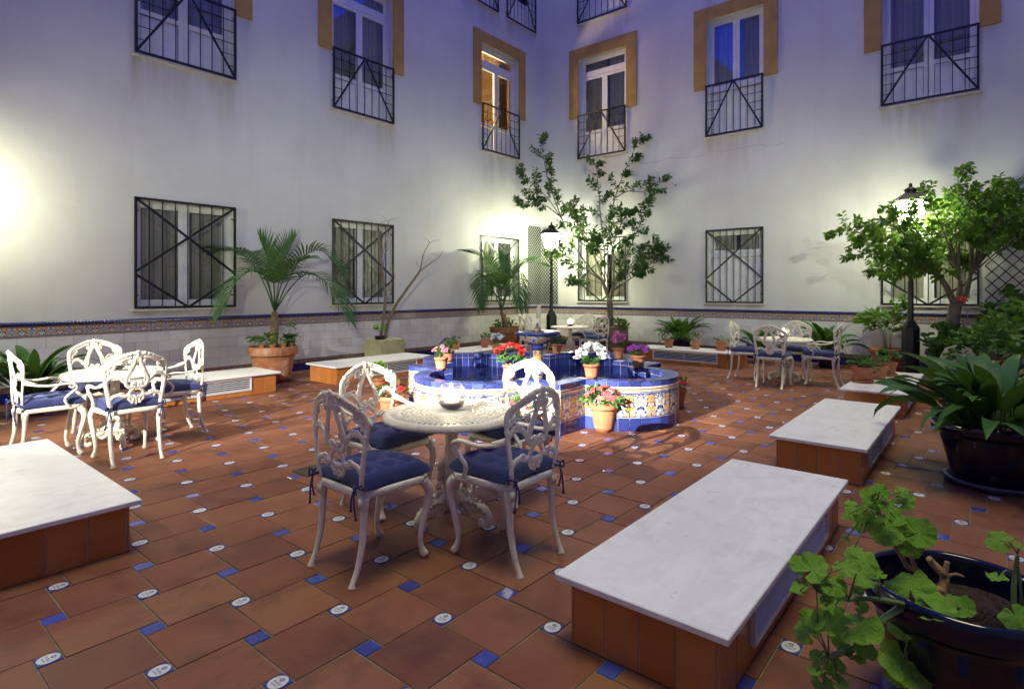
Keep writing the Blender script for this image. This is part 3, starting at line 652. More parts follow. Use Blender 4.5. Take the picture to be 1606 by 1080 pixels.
# ------------------------------------------------------------------ benches
CLAD = {}
def clad_tile(w, h):
    k = (round(w, 3), round(h, 3))
    if k not in CLAD: CLAD[k] = MB().cbox(-w/2+0.003, w/2-0.003, -0.012, 0, -h/2+0.001, h/2-0.001, 0.002).mesh('cladding_tile', 'clad')
    return CLAD[k]
SLAT = MB().add([(-0.5, 0, 0), (0.5, 0, 0), (0.5, -0.011, -0.007), (-0.5, -0.011, -0.007), (-0.5, 0, -0.002), (0.5, 0, -0.002), (0.5, -0.011, -0.009), (-0.5, -0.011, -0.009)], [(0, 1, 2, 3), (7, 6, 5, 4), (3, 2, 6, 7), (0, 4, 5, 1)]).mesh('slat', 'vent')
def bench(label, x0, x1, y0, y1, rz=0.0, H=0.29, long_y=False):
    cx, cy = (x0+x1)/2, (y0+y1)/2; L, Wd = (x1-x0, y1-y0) if not long_y else (y1-y0, x1-x0)
    r = thing('stone_bench', label, 'bench', (cx, cy, 0), rz, 'low marble-topped benches')
    MB().cbox(-L/2, L/2, -Wd/2, Wd/2, H-0.028, H, 0.004).build('slab', 'marble', r)
    l, w, h = L/2-0.05, Wd/2-0.045, H-0.0285
    MB().box(-l+0.006, l-0.006, -w+0.006, w-0.006, 0, h).build('core', 'wallgrout', r)
    def run(a, b, zlo, zhi, place):
        n = max(1, round((b-a)/0.158)); tw = (b-a)/n
        for k in range(n):
            place(a+tw*(k+0.5), tw, zlo, zhi)
    def side(sgn):
        def f(s, tw, zlo, zhi): put('cladding_tile', clad_tile(tw, zhi-zlo), r, (s, sgn*(w-0.013), (zlo+zhi)/2), (0, 0, 0 if sgn < 0 else pi))
        return f
    def end(sgn):
        def f(s, tw, zlo, zhi): put('cladding_tile', clad_tile(tw, zhi-zlo), r, (sgn*(l-0.013), s, (zlo+zhi)/2), (0, 0, pi/2 if sgn > 0 else -pi/2))
        return f
    run(-l, l, 0.0, h, side(1)); run(-w+0.014, w-0.014, 0.0, h, end(1)); run(-w+0.014, w-0.014, 0.0, h, end(-1))
    g0, g1 = -l+0.33, l-0.36
    run(-l, g0, 0.0, h, side(-1)); run(g1, l, 0.0, h, side(-1))
    n = 4; tw = (g1-g0)/n
    for k in range(n): side(-1)(g0+tw*(k+0.5), tw, 0.0, 0.066)
    f = MB(); part_rect(f, g0+0.004, g1-0.004, 0.068, h-0.002, 0.020, -w-0.016, -w+0.004); f.box((g0+g1)/2-0.004, (g0+g1)/2+0.004, -w-0.012, -w+0.003, 0.09, h-0.024)
    MB().add([(g0, -w+0.0045, 0.068), (g1, -w+0.0045, 0.068), (g1, -w+0.0045, h), (g0, -w+0.0045, h)], [(0, 1, 2, 3)]).build('vent_back', 'black', r)
    v = f.build('vent_grille', 'vent', r)
    ns = 6
    for k in range(ns):
        put('slat', SLAT, v, ((g0+g1)/2, -w+0.001, lerp(0.102, h-0.026, k/(ns-1))), None, ((g1-g0)-0.05, 1, 1))
    return r
bench('bright bench at the left edge beside the nearest glowing table', 0.50, 1.16, 3.65, 5.72, -pi/2, long_y=True)
bench('nearest marble bench in front of the dark blue pot with bare stems', 1.94, 4.06, 0.67, 1.38)
bench('middle bench of three in line, no pots on it', 4.92, 7.0, 0.69, 1.38)
bench('bench carrying three terracotta herb pots beside the black lamp post', 7.84, 9.95, 0.71, 1.39)
bench('bench along the wall behind the white chairs, left of the potted palm', 2.2, 4.30, 7.93, 8.72)
bench('bench in front of the mossy cube planter with a bare tree', 5.07, 7.16, 7.73, 8.57)
bench('bench with small terracotta pots in front of the ivy covered palm pot', 7.80, 9.82, 7.66, 8.45)
bench('bench with small trailing pots in front of the far broad-leaved plant', 10.92, 11.62, 3.58, 5.71, -pi/2, long_y=True)

# ------------------------------------------------------------------ fountain
FC = (5.89, 4.46); FH = 1.15; FR = 0.68; FZ = 0.515
fo = thing('fountain', 'four-lobed tiled fountain with blue pool and painted bowl on a column', 'fountain', (FC[0], FC[1], 0))
def outline(half, rad, flat_n, arc_n, inset=0.0):
    # list of (point, angle of outward normal, width); sides in turn
    out = []
    for q in range(4):
        R = Matrix.Rotation(q*pi/2, 3, 'Z')
        seg = []
        h2 = half-inset
        a = (h2-rad)/flat_n
        for k in range(flat_n): seg.append((Vector((h2, -h2+a*(k+0.5), 0)), 0.0, a))
        if inset:
            seg.append((Vector((half-inset/2, -rad, 0)), -pi/2 + pi, inset))
        da = pi/arc_n
        for k in range(arc_n):
            t = -pi/2+da*(k+0.5); seg.append((Vector((half+rad*cos(t), rad*sin(t), 0)), t, 2*rad*sin(da/2)))
        if inset:
            seg.append((Vector((half-inset/2, rad, 0)), -pi/2, inset))
        for k in range(flat_n): seg.append((Vector((h2, rad+a*(k+0.5), 0)), 0.0, a))
        out += [(R @ p, ang+q*pi/2, w) for p, ang, w in seg]
    return out
def ftile(name, mat, w, z0, z1, t=0.006):
    return MB().cbox(-w/2+0.0028, w/2-0.0028, -t, 0, -(z1-z0)/2+0.002, (z1-z0)/2-0.002, 0.002).mesh(name, mat)
rows = [('base_tile', 'fblue', 0.0, 0.135), ('majolica_tile', 'fpanel', 0.135, 0.405), ('banded_tile', 'fbands', 0.405, 0.460), ('rim_edge_tile', 'rimtile', 0.460, 0.513)]
cache = {}
OUT = outline(FH, FR, 4, 18)
for name, mat, z0, z1 in rows:
    for k, (p, ang, w) in enumerate(OUT):
        if name == 'majolica_tile':
            # painted panels span two tiles: one picture per pair
            if k % 2: continue
            p2, a2, w2 = OUT[k+1]
            key = (name, round(w, 4), 2)
            pm = (p+p2)/2; am = ang+(((a2-ang)+pi) % (2*pi)-pi)/2
            if key not in cache:
                half = abs((a2-ang+pi) % (2*pi)-pi)/2
                m = MB(); hh = (z1-z0)/2-0.0015
                for sg in (-1, 1):
                    c, s = cos(half), sin(half)
                    # two facets meeting on the centre line
                    xs = sorted((sg*0.0018, sg*(w-0.0028)))
                    f = lambda x: (x*1.0, -0.007+(abs(x)-w/2)*sin(half)*1.0)
                    v = [(xs[0], f(xs[0])[1], -hh), (xs[1], f(xs[1])[1], -hh), (xs[1], f(xs[1])[1], hh), (xs[0], f(xs[0])[1], hh)]
                    v += [(a, b+0.012, c2) for a, b, c2 in v]
                    m.add(v, [(0, 1, 2, 3), (4, 7, 6, 5), (0, 4, 5, 1), (1, 5, 6, 2), (2, 6, 7, 3), (3, 7, 4, 0)])
                cache[key] = m.mesh('majolica_tile', mat)
            put('majolica_tile', cache[key], fo, (pm.x, pm.y, (z0+z1)/2), (0, 0, am+pi/2)); continue
        key = (name, round(w, 4))
        if key not in cache: cache[key] = ftile(name, mat, w, z0, z1)
        put(name, cache[key], fo, (p.x, p.y, (z0+z1)/2), (0, 0, ang+pi/2))
IN = outline(FH, 0.53, 4, 18, 0.155)
for k, (p, ang, w) in enumerate(IN):
    key = ('in', round(w, 4))
    if key not in cache: cache[key] = ftile('basin_tile', 'fblue', w, 0.03, 0.462)
    put('basin_tile', cache[key], fo, (p.x, p.y, 0.246), (0, 0, ang-pi/2))
    key = ('in2', round(w, 4))
    if key not in cache: cache[key] = ftile('basin_edge_tile', 'rimtile', w, 0.462, 0.513)
    put('basin_edge_tile', cache[key], fo, (p.x, p.y, 0.4875), (0, 0, ang-pi/2))
# rim top: wedge tiles over the lobes, rectangles along the straights
def wedge(r0, r1, da):
    g = 0.0032; m = MB(); vs = []
    for z in (-0.010, 0):
        for r in (r0+0.002, r1-0.002):
            e = da/2-g/r
            vs += [(r*cos(-e), r*sin(-e), z), (r*cos(e), r*sin(e), z)]
    return m.add(vs, [(4, 6, 7, 5), (0, 1, 3, 2), (2, 3, 7, 6), (0, 4, 5, 1), (0, 2, 6, 4), (1, 5, 7, 3)]).mesh('rim_tile', 'rimtile')
WED = wedge(0.526, 0.694, pi/14)
a_st = (FH-FR)/4
RECT = MB().cbox(-0.168, 0.0, -a_st/2+0.002, a_st/2-0.002, -0.010, 0, 0.002).mesh('rim_tile', 'rimtile')
RECS = MB().cbox(-0.168, 0.0, -0.0375, 0.0375, -0.010, 0, 0.002).mesh('rim_tile', 'rimtile')
CORN = MB().cbox(-0.168, 0.0, -0.084, 0.084, -0.010, 0, 0.002).mesh('rim_tile', 'rimtile')
core = MB()
for q in range(4):
    rot = q*pi/2; R = Matrix.Rotation(rot, 3, 'Z')
    for k in range(14):
        t = -pi/2+pi/14*(k+0.5); c = R @ Vector((FH, 0, 0)); put('rim_tile', WED, fo, (c.x, c.y, FZ+0.006), (0, 0, t+rot))
    for sgn in (-1, 1):
        p = R @ Vector((FH+0.014, sgn*0.9555, 0))
        put('rim_tile', RECS, fo, (p.x, p.y, FZ+0.006), (0, 0, rot))
        for k in range(3):
            y = sgn*(FR-0.0+a_st*(k+0.5)); 
            if abs(y)+a_st/2 > FH-0.15: continue
            p = R @ Vector((FH+0.014, y, 0)); put('rim_tile', RECT, fo, (p.x, p.y, FZ+0.006), (0, 0, rot))
    p = R @ Vector((FH+0.014, FH-0.07, 0)); put('rim_tile', CORN, fo, (p.x, p.y, FZ+0.006), (0, 0, rot))
# masonry core ring behind the tiles
op = [p for p, a, w in outline(FH, FR, 1, 18)]; 
def ring_pts(half, rad, inset):
    pts = []
    for q in range(4):
        R = Matrix.Rotation(q*pi/2, 3, 'Z'); h2 = half-inset
        L = [Vector((h2, -h2, 0)), Vector((h2, -rad, 0))] + [Vector((half+rad*cos(-pi/2+pi*k/18), rad*sin(-pi/2+pi*k/18), 0)) for k in range(19)] + [Vector((h2, rad, 0))]
        pts += [R @ p for p in L]
    return pts
po = ring_pts(FH-0.001, FR-0.001, 0.0); pi_ = ring_pts(FH-0.001, 0.531, 0.154)
n = len(po); vs = [(p.x, p.y, 0) for p in po]+[(p.x, p.y, FZ-0.005) for p in po]+[(p.x, p.y, FZ-0.005) for p in pi_]+[(p.x, p.y, 0) for p in pi_]
core.add(vs, [(k+r*n, (k+1) % n+r*n, (k+1) % n+(r+1)*n, k+(r+1)*n) for r in range(3) for k in range(n)]).build('basin_wall', 'fgrout', fo)
b = MB(); b.add([(p.x*0.999, p.y*0.999, 0.03) for p in pi_], [tuple(range(n))]).build('basin_floor', 'fblue', fo)
b = MB(); b.add([(p.x, p.y, 0.335) for p in pi_], [tuple(range(n))]).build('water', 'water', fo)
MB().lathe([(0.001, 0.04), (0.17, 0.04), (0.17, 0.12), (0.12, 0.16), (0.085, 0.22), (0.075, 0.36), (0.10, 0.44), (0.085, 0.52), (0.062, 0.60), (0.058, 0.68), (0.065, 0.70)], 28).build('column', 'fcol', fo)
MB().lathe([(0.066, 0.70), (0.092, 0.715), (0.098, 0.735), (0.092, 0.76), (0.07, 0.775)], 28).build('collar', 'fblue', fo)
MB().lathe([(0.07, 0.775), (0.12, 0.785), (0.18, 0.82), (0.225, 0.865), (0.24, 0.895)], 32).build('bowl', 'fcol', fo)
MB().lathe([(0.24, 0.895), (0.275, 0.90), (0.295, 0.915), (0.296, 0.93), (0.28, 0.938), (0.25, 0.930), (0.12, 0.90), (0.001, 0.895)], 32).build('bowl_rim', 'rimtile', fo)
MB().lathe([(0.001, 0.895), (0.035, 0.90), (0.035, 0.94), (0.042, 0.95), (0.042, 0.965), (0.03, 0.975), (0.034, 0.985), (0.034, 1.0), (0.022, 1.01), (0.02, 1.03), (0.004, 1.055)], 18).build('nozzle', 'fcol', fo)
MB().disc(0.262, 0.926, 28).build('bowl_water', 'water', fo)
jt = MB(); rj = random.Random(2)
jt.tube([(0, 0, 1.05), (0.001, 0, 1.2), (-0.001, 0.001, 1.34), (0.002, 0, 1.40)], [0.006, 0.008, 0.010, 0.004], 6)
for k in range(14):
    a = rj.uniform(0, 2*pi); v0 = rj.uniform(0.008, 0.03); z0 = rj.uniform(1.22, 1.38)
    jt.tube([(v0*0.3*cos(a), v0*0.3*sin(a), z0), (v0*0.7*cos(a), v0*0.7*sin(a), z0-0.06), (v0*cos(a), v0*sin(a), z0-0.2)], [0.002, 0.0035, 0.0015], 4)
jt.build('water_jet', 'jet', fo)
dr = thing('drain_grate', 'small rusty slotted drain grate set in the tiled floor', 'drain', (2.585, 4.22, 0.002))
MB().box(-0.14, 0.14, -0.115, 0.115, -0.004, 0.002).build('tray', 'black', dr)
f = MB(); f.box(-0.14, -0.128, -0.115, 0.115, 0.0025, 0.008).box(0.128, 0.14, -0.115, 0.115, 0.0025, 0.008).box(-0.128, 0.128, -0.115, -0.103, 0.0025, 0.008).box(-0.128, 0.128, 0.103, 0.115, 0.0025, 0.008); f.build('frame', 'drain', dr)
SL = MB().box(-0.005, 0.005, -0.103, 0.103, 0.0025, 0.007).mesh('slat', 'drain')
for k in range(13): put('slat', SL, dr, (-0.115+0.23*k/12, 0, 0))

# ------------------------------------------------------------------ chairs, cushions, tables
def back_y(x, z):
    # rear plane of the chair back: leaning and slightly hollow
    return -0.205 - 0.13*max(0, z-0.47) + 0.9*x*x*min(1, max(0, z-0.5)*3)
def orn(m, pts, w, t=0.007, n=5, k=6):
    P = [Vector((x, back_y(x, z), z)) for x, z in [(q.x, q.y) for q in crs([(a, b, 0) for a, b in pts], k)]]
    mm = len(P); ws = w if isinstance(w, (list, tuple)) else None
    rr = [1.22*(lerp(ws[0], ws[1], i/(mm-1)) if ws else w) for i in range(mm)]
    vs = []
    for i, p in enumerate(P):
        tg = P[min(i+1, mm-1)]-P[max(i-1, 0)]; tg.normalize(); nrm = Vector((-tg.z, 0, tg.x)).normalized()
        for j in range(8):
            a = 2*pi*j/8; vs.append(p + nrm*cos(a)*rr[i] + Vector((0, 1, 0))*sin(a)*max(t, rr[i]*0.45))
    fs = [(i*8+j, i*8+(j+1) % 8, (i+1)*8+(j+1) % 8, (i+1)*8+j) for i in range(mm-1) for j in range(8)] + [tuple(range(8))[::-1], tuple((mm-1)*8+j for j in range(8))]
    m.add(vs, fs, True)
def blob(m, x, z, r, t=0.012):
    vs = []; y = back_y(x, z)
    for i in range(5):
        a = -pi/2+pi*i/4
        for j in range(8):
            b = 2*pi*j/8; vs.append((x+r*cos(a)*cos(b), y+t*sin(a), z+r*cos(a)*sin(b)))
    m.add(vs, [(i*8+j, i*8+(j+1) % 8, (i+1)*8+(j+1) % 8, (i+1)*8+j) for i in range(4) for j in range(8)], True)
def mirror2(m, pts, w, **k):
    orn(m, pts, w, **k); orn(m, [(-a, b) for a, b in pts], w, **k)
def spiral2(m, cx, cz, r0, turns, w, a0, hand=1):
    pts = []
    for i in range(10):
        q = i/9; r = r0*(1-0.75*q); a = a0+hand*2*pi*turns*q; pts.append((cx+r*cos(a), cz+r*sin(a)))
    orn(m, pts, (w, w*0.55), k=2); orn(m, [(-a, b) for a, b in pts], (w, w*0.55), k=2)
fm = MB()   # outer frame of the chair back
mirror2(fm, [(0.185, 0.46), (0.195, 0.54), (0.212, 0.64), (0.222, 0.72), (0.228, 0.78), (0.222, 0.83), (0.195, 0.855)], 0.015)
mirror2(fm, [(0.222, 0.80), (0.205, 0.845), (0.165, 0.875), (0.11, 0.905), (0.05, 0.925), (0, 0.928)], (0.013, 0.014))
mirror2(fm, [(0.205, 0.80), (0.185, 0.835), (0.14, 0.862), (0.09, 0.885), (0.045, 0.895)], (0.008, 0.010))
mirror2(fm, [(0.195, 0.855), (0.170, 0.852), (0.158, 0.832), (0.165, 0.810), (0.182, 0.806)], (0.011, 0.006))
mirror2(fm, [(0.205, 0.76), (0.196, 0.79), (0.176, 0.80)], (0.011, 0.004))
for sx in (-1, 1):
    blob(fm, sx*0.197, 0.858, 0.014); blob(fm, sx*0.226, 0.735, 0.018); blob(fm, sx*0.17, 0.823, 0.008)
    blob(fm, sx*0.05, 0.93, 0.014); blob(fm, sx*0.078, 0.918, 0.010)
    for q in range(5): blob(fm, sx*(0.20-0.028*q), 0.872+0.0118*q, 0.0075, 0.011)
blob(fm, 0, 0.938, 0.018); blob(fm, 0, 0.915, 0.020)
BACK_FRAME = fm.mesh('back_frame', 'iron')
sm_ = MB()  # pierced lyre splat
mirror2(sm_, [(0.012, 0.905), (0.022, 0.868), (0.030, 0.835), (0.055, 0.775), (0.078, 0.715), (0.078, 0.672), (0.052, 0.645), (0.028, 0.648)], (0.017, 0.013))
mirror2(sm_, [(0.020, 0.845), (0.040, 0.790), (0.055, 0.735), (0.060, 0.69)], (0.008, 0.006))
spiral2(sm_, 0.047, 0.862, 0.022, 1.2, 0.008, pi)
spiral2(sm_, 0.028, 0.668, 0.022, 1.2, 0.009, -pi/2, -1)
mirror2(sm_, [(0.016, 0.648), (0.024, 0.63), (0.047, 0.605), (0.050, 0.580), (0.030, 0.562), (0.006, 0.565)], (0.012, 0.009))
mirror2(sm_, [(0.219, 0.70), (0.190, 0.735), (0.150, 0.742), (0.118, 0.725), (0.100, 0.70), (0.080, 0.69)], (0.015, 0.012))
mirror2(sm_, [(0.210, 0.72), (0.175, 0.757), (0.135, 0.757)], (0.007, 0.005))
mirror2(sm_, [(0.196, 0.545), (0.165, 0.575), (0.125, 0.583), (0.090, 0.570), (0.055, 0.575), (0.030, 0.555), (0.012, 0.54)], (0.014, 0.012))
mirror2(sm_, [(0.14, 0.582), (0.115, 0.60), (0.088, 0.592)], (0.008, 0.004))
mirror2(sm_, [(0.045, 0.572), (0.055, 0.545), (0.035, 0.522), (0.012, 0.51)], (0.010, 0.008))
orn(sm_, [(0, 0.56), (0, 0.53), (0, 0.492)], (0.018, 0.007)); orn(sm_, [(0, 0.90), (0, 0.87), (0, 0.85)], (0.018, 0.010)); orn(sm_, [(-0.02, 0.652), (0, 0.642), (0.02, 0.652)], 0.012)
for sx in (-1, 1):
    for q in range(5): blob(sm_, sx*(0.062+0.007*q), 0.775-0.020*q, 0.006, 0.010)
    blob(sm_, sx*0.03, 0.668, 0.011, 0.013); blob(sm_, sx*0.047, 0.862, 0.010, 0.013); blob(sm_, sx*0.03, 0.51, 0.010); blob(sm_, sx*0.022, 0.53, 0.012)
BACK_SPLAT = sm_.mesh('back_splat', 'iron')
# seat frame: rounded apron with a pierced seat
sf = MB(); N = 40
def seat_out(a, g=0.0):
    c, s = cos(a), sin(a); e = 0.36
    x = (abs(c)**e)*(1 if c > 0 else -1); y = (abs(s)**e)*(1 if s > 0 else -1)
    w = 0.205+0.028*(y*0.5+0.5); return (x*(w-g), y*(0.215-g))
rings = [(0.0, 0.418), (-0.004, 0.43), (-0.004, 0.452), (0.002, 0.458), (0.03, 0.458), (0.032, 0.45), (0.03, 0.42)]
vs = [(*seat_out(2*pi*j/N, g), z) for g, z in rings for j in range(N)]
sf.add(vs, [(k*N+j, k*N+(j+1) % N, (k+1)*N+(j+1) % N, (k+1)*N+j) for k in range(len(rings)-1) for j in range(N)] + [((len(rings)-1)*N+j, (len(rings)-1)*N+(j+1) % N, (j+1) % N, j) for j in range(N)], True)
SEAT_FRAME = sf.mesh('seat_frame', 'iron')
sp = MB()
for k in range(-9, 10):
    for sg in (-1, 1):
        pts = [(k*0.045+t*0.5*sg, t*0.5-0.0) for t in (-0.5, 0.5)]
        # clip the diagonal strip to the seat
        seg = [(k*0.045+sg*t, t) for t in [i/40*0.4-0.2 for i in range(41)]]; seg = [(x, y) for x, y in seg if abs(x) < 0.19]
        if len(seg) > 1: sp.bar((seg[0][0], seg[0][1], 0.446), (seg[-1][0], seg[-1][1], 0.446+0.001*sg), 0.012, 0.006)
SEAT = sp.mesh('seat', 'iron')
def legmesh(front):
    m = MB()
    if front:
        P = crs([(0, 0, 0.425), (0.012, 0.028, 0.385), (0.014, 0.034, 0.33), (0.004, 0.010, 0.22), (-0.004, -0.012, 0.11), (0.0, -0.002, 0.045), (0.006, 0.016, 0.012)], 4); r = [0.034, 0.032, 0.030, 0.029, 0.028, 0.027, 0.026, 0.024, 0.023, 0.022, 0.021, 0.020, 0.019, 0.018, 0.0165, 0.0155, 0.015, 0.0145, 0.0145, 0.0155, 0.018, 0.021, 0.0225, 0.0225, 0.019]
        m.tube(P, r[:len(P)], 10, flat=1.0)
        for k in range(5): m.tube([(0.020, 0.030+0.004*k-0.012, 0.395-0.016*k), (0.026-0.002*k, 0.050-0.002*k, 0.385-0.018*k)], [0.011, 0.006], 6)
    else:
        P = crs([(0, 0, 0.425), (0, -0.004, 0.33), (0, -0.012, 0.20), (0, -0.042, 0.08), (0, -0.070, 0.018), (0, -0.074, 0.0)], 4)
        r = [0.026, 0.024, 0.022, 0.020, 0.019, 0.0185, 0.018, 0.0175, 0.017, 0.0165, 0.016, 0.0155, 0.015, 0.0145, 0.014, 0.014, 0.0145, 0.016, 0.018, 0.0195, 0.017]
        m.tube(P, r[:len(P)], 10)
        for k in (-1, 0, 1): m.tube([(k*0.012, -0.022, 0.418), (k*0.012, -0.024, 0.37)], [0.008, 0.003], 5)
    return m
def mir(m):
    o = MB(); o.v = [(-x, y, z) for x, y, z in m.v]; o.f = [f[::-1] for f in m.f]; o.sm = list(m.sm); return o
LEG = {}
for fr in (True, False):
    b = legmesh(fr); LEG[fr, 1] = b.mesh('leg', 'iron'); LEG[fr, -1] = mir(b).mesh('leg', 'iron')
am = MB()
P = crs([(0.218, back_y(0.218, 0.69), 0.685), (0.235, -0.16, 0.665), (0.252, -0.04, 0.645), (0.258, 0.07, 0.652), (0.256, 0.135, 0.640), (0.25, 0.155, 0.605), (0.243, 0.115, 0.565), (0.236, 0.075, 0.52), (0.230, 0.085, 0.475), (0.226, 0.105, 0.452)], 5)
am.tube(P, [lerp(0.016, 0.0135, i/len(P)) for i in range(len(P))], 8, flat=0.75, fdir=(0, 0, 1))
am.tube([(0.222, -0.20, 0.685), (0.244, -0.12, 0.668)], [0.022, 0.008], 8); am.tube(crs([(0.256, 0.14, 0.63), (0.256, 0.12, 0.612), (0.256, 0.10, 0.625), (0.256, 0.115, 0.638)], 4), 0.008, 6)
ARM = {1: am.mesh('arm', 'iron'), -1: mir(am).mesh('arm', 'iron')}
# cushions: three meshes with different dents
def cushion_mesh(seed):
    r = random.Random(seed); m = MB(); n = 28; H = 0.078
    jx = [(r.uniform(-0.012, 0.012), r.uniform(-0.012, 0.012)) for _ in range(9)]
    tuft = [((i-1)*0.125+jx[i*3+j][0], (j-1)*0.125+jx[i*3+j][1]) for i in range(3) for j in range(3)]
    sag = r.uniform(-0.01, 0.012)
    def top(u, v):
        x, y = u*0.225, v*0.225
        e = max(0, (1-abs(u)**5))*max(0, (1-abs(v)**5)); h = H*(e**0.45)
        for tx, ty in tuft: h -= 0.040*exp(-((x-tx)**2+(y-ty)**2)/0.0009)*e
        h += 0.007*sin(9*x*(1+0.2*sag)+seed)*cos(11*y+seed*2)*e
        pinch = 1-0.06*(1-abs(v)**2)*(abs(u)**8) ; pinch2 = 1-0.06*(1-abs(u)**2)*(abs(v)**8)
        return (x*pinch, y*pinch2, h)
    for side in (1, 0):
        vs = []
        for i in range(n+1):
            for j in range(n+1):
                u, v = -1+2*i/n, -1+2*j/n; x, y, h = top(u, v)
                lift = 0.012+0.020*(abs(u)**6)*(abs(v)**6)+ (0.012*sin(3*u+seed)*(abs(v)**4))
                vs.append((x, y, lift*1.0+0.35*0+ (h if side else -0.0)+ (0 if side else -0.012*max(0, (1-abs(u)**4)*(1-abs(v)**4)))))
        m.add(vs, [((i*(n+1)+j), ((i+1)*(n+1)+j), ((i+1)*(n+1)+j+1), (i*(n+1)+j+1)) if side else ((i*(n+1)+j), (i*(n+1)+j+1), ((i+1)*(n+1)+j+1), ((i+1)*(n+1)+j)) for i in range(n) for j in range(n)], True)
    return m.mesh('cushion', 'cushion')
CUSH = [cushion_mesh(k) for k in range(4)]
def tie_mesh(sx, k):
    m = MB(); x = sx*0.185
    m.tube(crs([(x*0.95, -0.19, 0.03), (x+sx*0.028, -0.225, 0.04), (x+sx*0.01, -0.255, 0.03), (x-sx*0.02, -0.235, 0.03)], 4), 0.006, 5)
    m.tube(crs([(x+sx*0.012, -0.25, 0.035), (x+sx*0.03, -0.262, 0.05), (x+sx*0.036, -0.26, 0.01), (x+sx*0.012, -0.252, 0.03)], 3), 0.005, 5)
    m.tube(crs([(x+sx*0.01, -0.252, 0.03), (x+sx*0.02, -0.262, -0.04), (x+sx*(0.03+0.01*k), -0.255, -0.12-0.02*k)], 4), [0.005]*8+[0.008], 5)
    m.tube(crs([(x+sx*0.01, -0.252, 0.03), (x, -0.265, -0.03), (x-sx*0.012, -0.258, -0.085)], 4), [0.005]*8+[0.007], 5)
    return m.mesh('tie', 'cushion')
TIES = {(s, k): tie_mesh(s, k) for s in (-1, 1) for k in (0, 1)}
cn = [0]
def chair(x, y, face, desc, arms=True):
    # face: heading in degrees of the direction the sitter looks (0 = +x)
    rz = radians(face-90); cn[0] += 1; k = cn[0]
    t = thing('garden_chair', 'white cast iron %s %s' % ('armchair' if arms else 'chair', desc), 'chair', (x, y, 0), rz, 'white cast iron garden chairs')
    put('seat_frame', SEAT_FRAME, t); put('seat', SEAT, t); put('back_frame', BACK_FRAME, t); put('back_splat', BACK_SPLAT, t)
    for sx in (-1, 1):
        put('leg', LEG[True, sx], t, (sx*0.195, 0.185, 0)); put('leg', LEG[False, sx], t, (sx*0.182, -0.185, 0))
        if arms: put('arm', ARM[sx], t)
    c = thing('seat_cushion', 'navy tufted cushion on the chair %s' % desc, 'cushion', (x+0.012*cos(radians(face)), y+0.012*sin(radians(face)), 0.455), rz+random.uniform(-0.05, 0.05), 'navy seat cushions')
    put('pad', CUSH[k % 4], c)
    for sx in (-1, 1): put('tie', TIES[sx, (k+(sx > 0)) % 2], c)
# table
tt = MB(); R0 = 0.42
tt.lathe([(R0-0.02, 0.655), (R0+0.004, 0.66), (R0+0.006, 0.672), (R0-0.002, 0.694), (R0-0.014, 0.698), (R0-0.040, 0.697), (R0-0.046, 0.690), (R0-0.046, 0.678), (R0-0.02, 0.675), (R0-0.02, 0.655)], 56)
tt.lathe([(0.335, 0.682), (0.335, 0.697), (0.318, 0.699), (0.310, 0.696), (0.310, 0.682), (0.335, 0.682)], 48)
for k in range(64):
    a = 2*pi*k/64; tt.bar((0.332*cos(a), 0.332*sin(a), 0.690), (0.378*cos(a), 0.378*sin(a), 0.690), 0.019, 0.011)
for r, w in ((0.262, 0.010), (0.205, 0.010), (0.145, 0.012)):
    tt.lathe([(r-w, 0.684), (r-w, 0.6955), (r+w, 0.6955), (r+w, 0.684), (r-w, 0.684)], 40)
for ra, rb, nn in ((0.266, 0.314, 40), (0.211, 0.256, 34), (0.15, 0.198, 26)):
    for k in range(nn):
        a = 2*pi*k/nn; da = pi/nn
        for sg in (-1, 1): tt.bar((ra*cos(a), ra*sin(a), 0.6895), (rb*cos(a+sg*da), rb*sin(a+sg*da), 0.6895+0.0008*sg), 0.011, 0.009)
        rm = (ra+rb)/2; tt.lathe([(0.001, 0.6965), (0.009, 0.695), (0.011, 0.685)], 7, (rm*cos(a+da), rm*sin(a+da), 0))
tt.lathe([(0.001, 0.698), (0.05, 0.698), (0.06, 0.695), (0.13, 0.695), (0.13, 0.682), (0.001, 0.682)], 32)
TOP = tt.mesh('table_top', 'iron')
pd = MB(); pd.lathe([(0.12, 0.682), (0.075, 0.665), (0.045, 0.64), (0.038, 0.60), (0.036, 0.48), (0.044, 0.45), (0.040, 0.42), (0.058, 0.39), (0.075, 0.34), (0.068, 0.28), (0.048, 0.24), (0.055, 0.20), (0.075, 0.17), (0.07, 0.12), (0.04, 0.085), (0.001, 0.08)], 16, wob=lambda a, z: 1+0.10*cos(6*a)*(1 if z < 0.6 else 0.3))
for k in range(3):
    a = 2*pi*k/3+0.4
    for q in range(4):
        z = 0.38-0.055*q; r0 = 0.062+0.006*q
        pd.tube(crs([(r0*cos(a), r0*sin(a), z), ((r0+0.03)*cos(a), (r0+0.03)*sin(a), z-0.012), ((r0+0.028)*cos(a), (r0+0.028)*sin(a), z-0.04), ((r0+0.006)*cos(a), (r0+0.006)*sin(a), z-0.03)], 3), [0.016]*3+[0.013]*3+[0.009]*4, 7)
        b = a+pi/3; pd.tube([(r0*cos(b), r0*sin(b), z-0.02), ((r0+0.02)*cos(b), (r0+0.02)*sin(b), z-0.045)], [0.015, 0.006], 6)
PED = pd.mesh('pedestal', 'iron')
ft = MB()
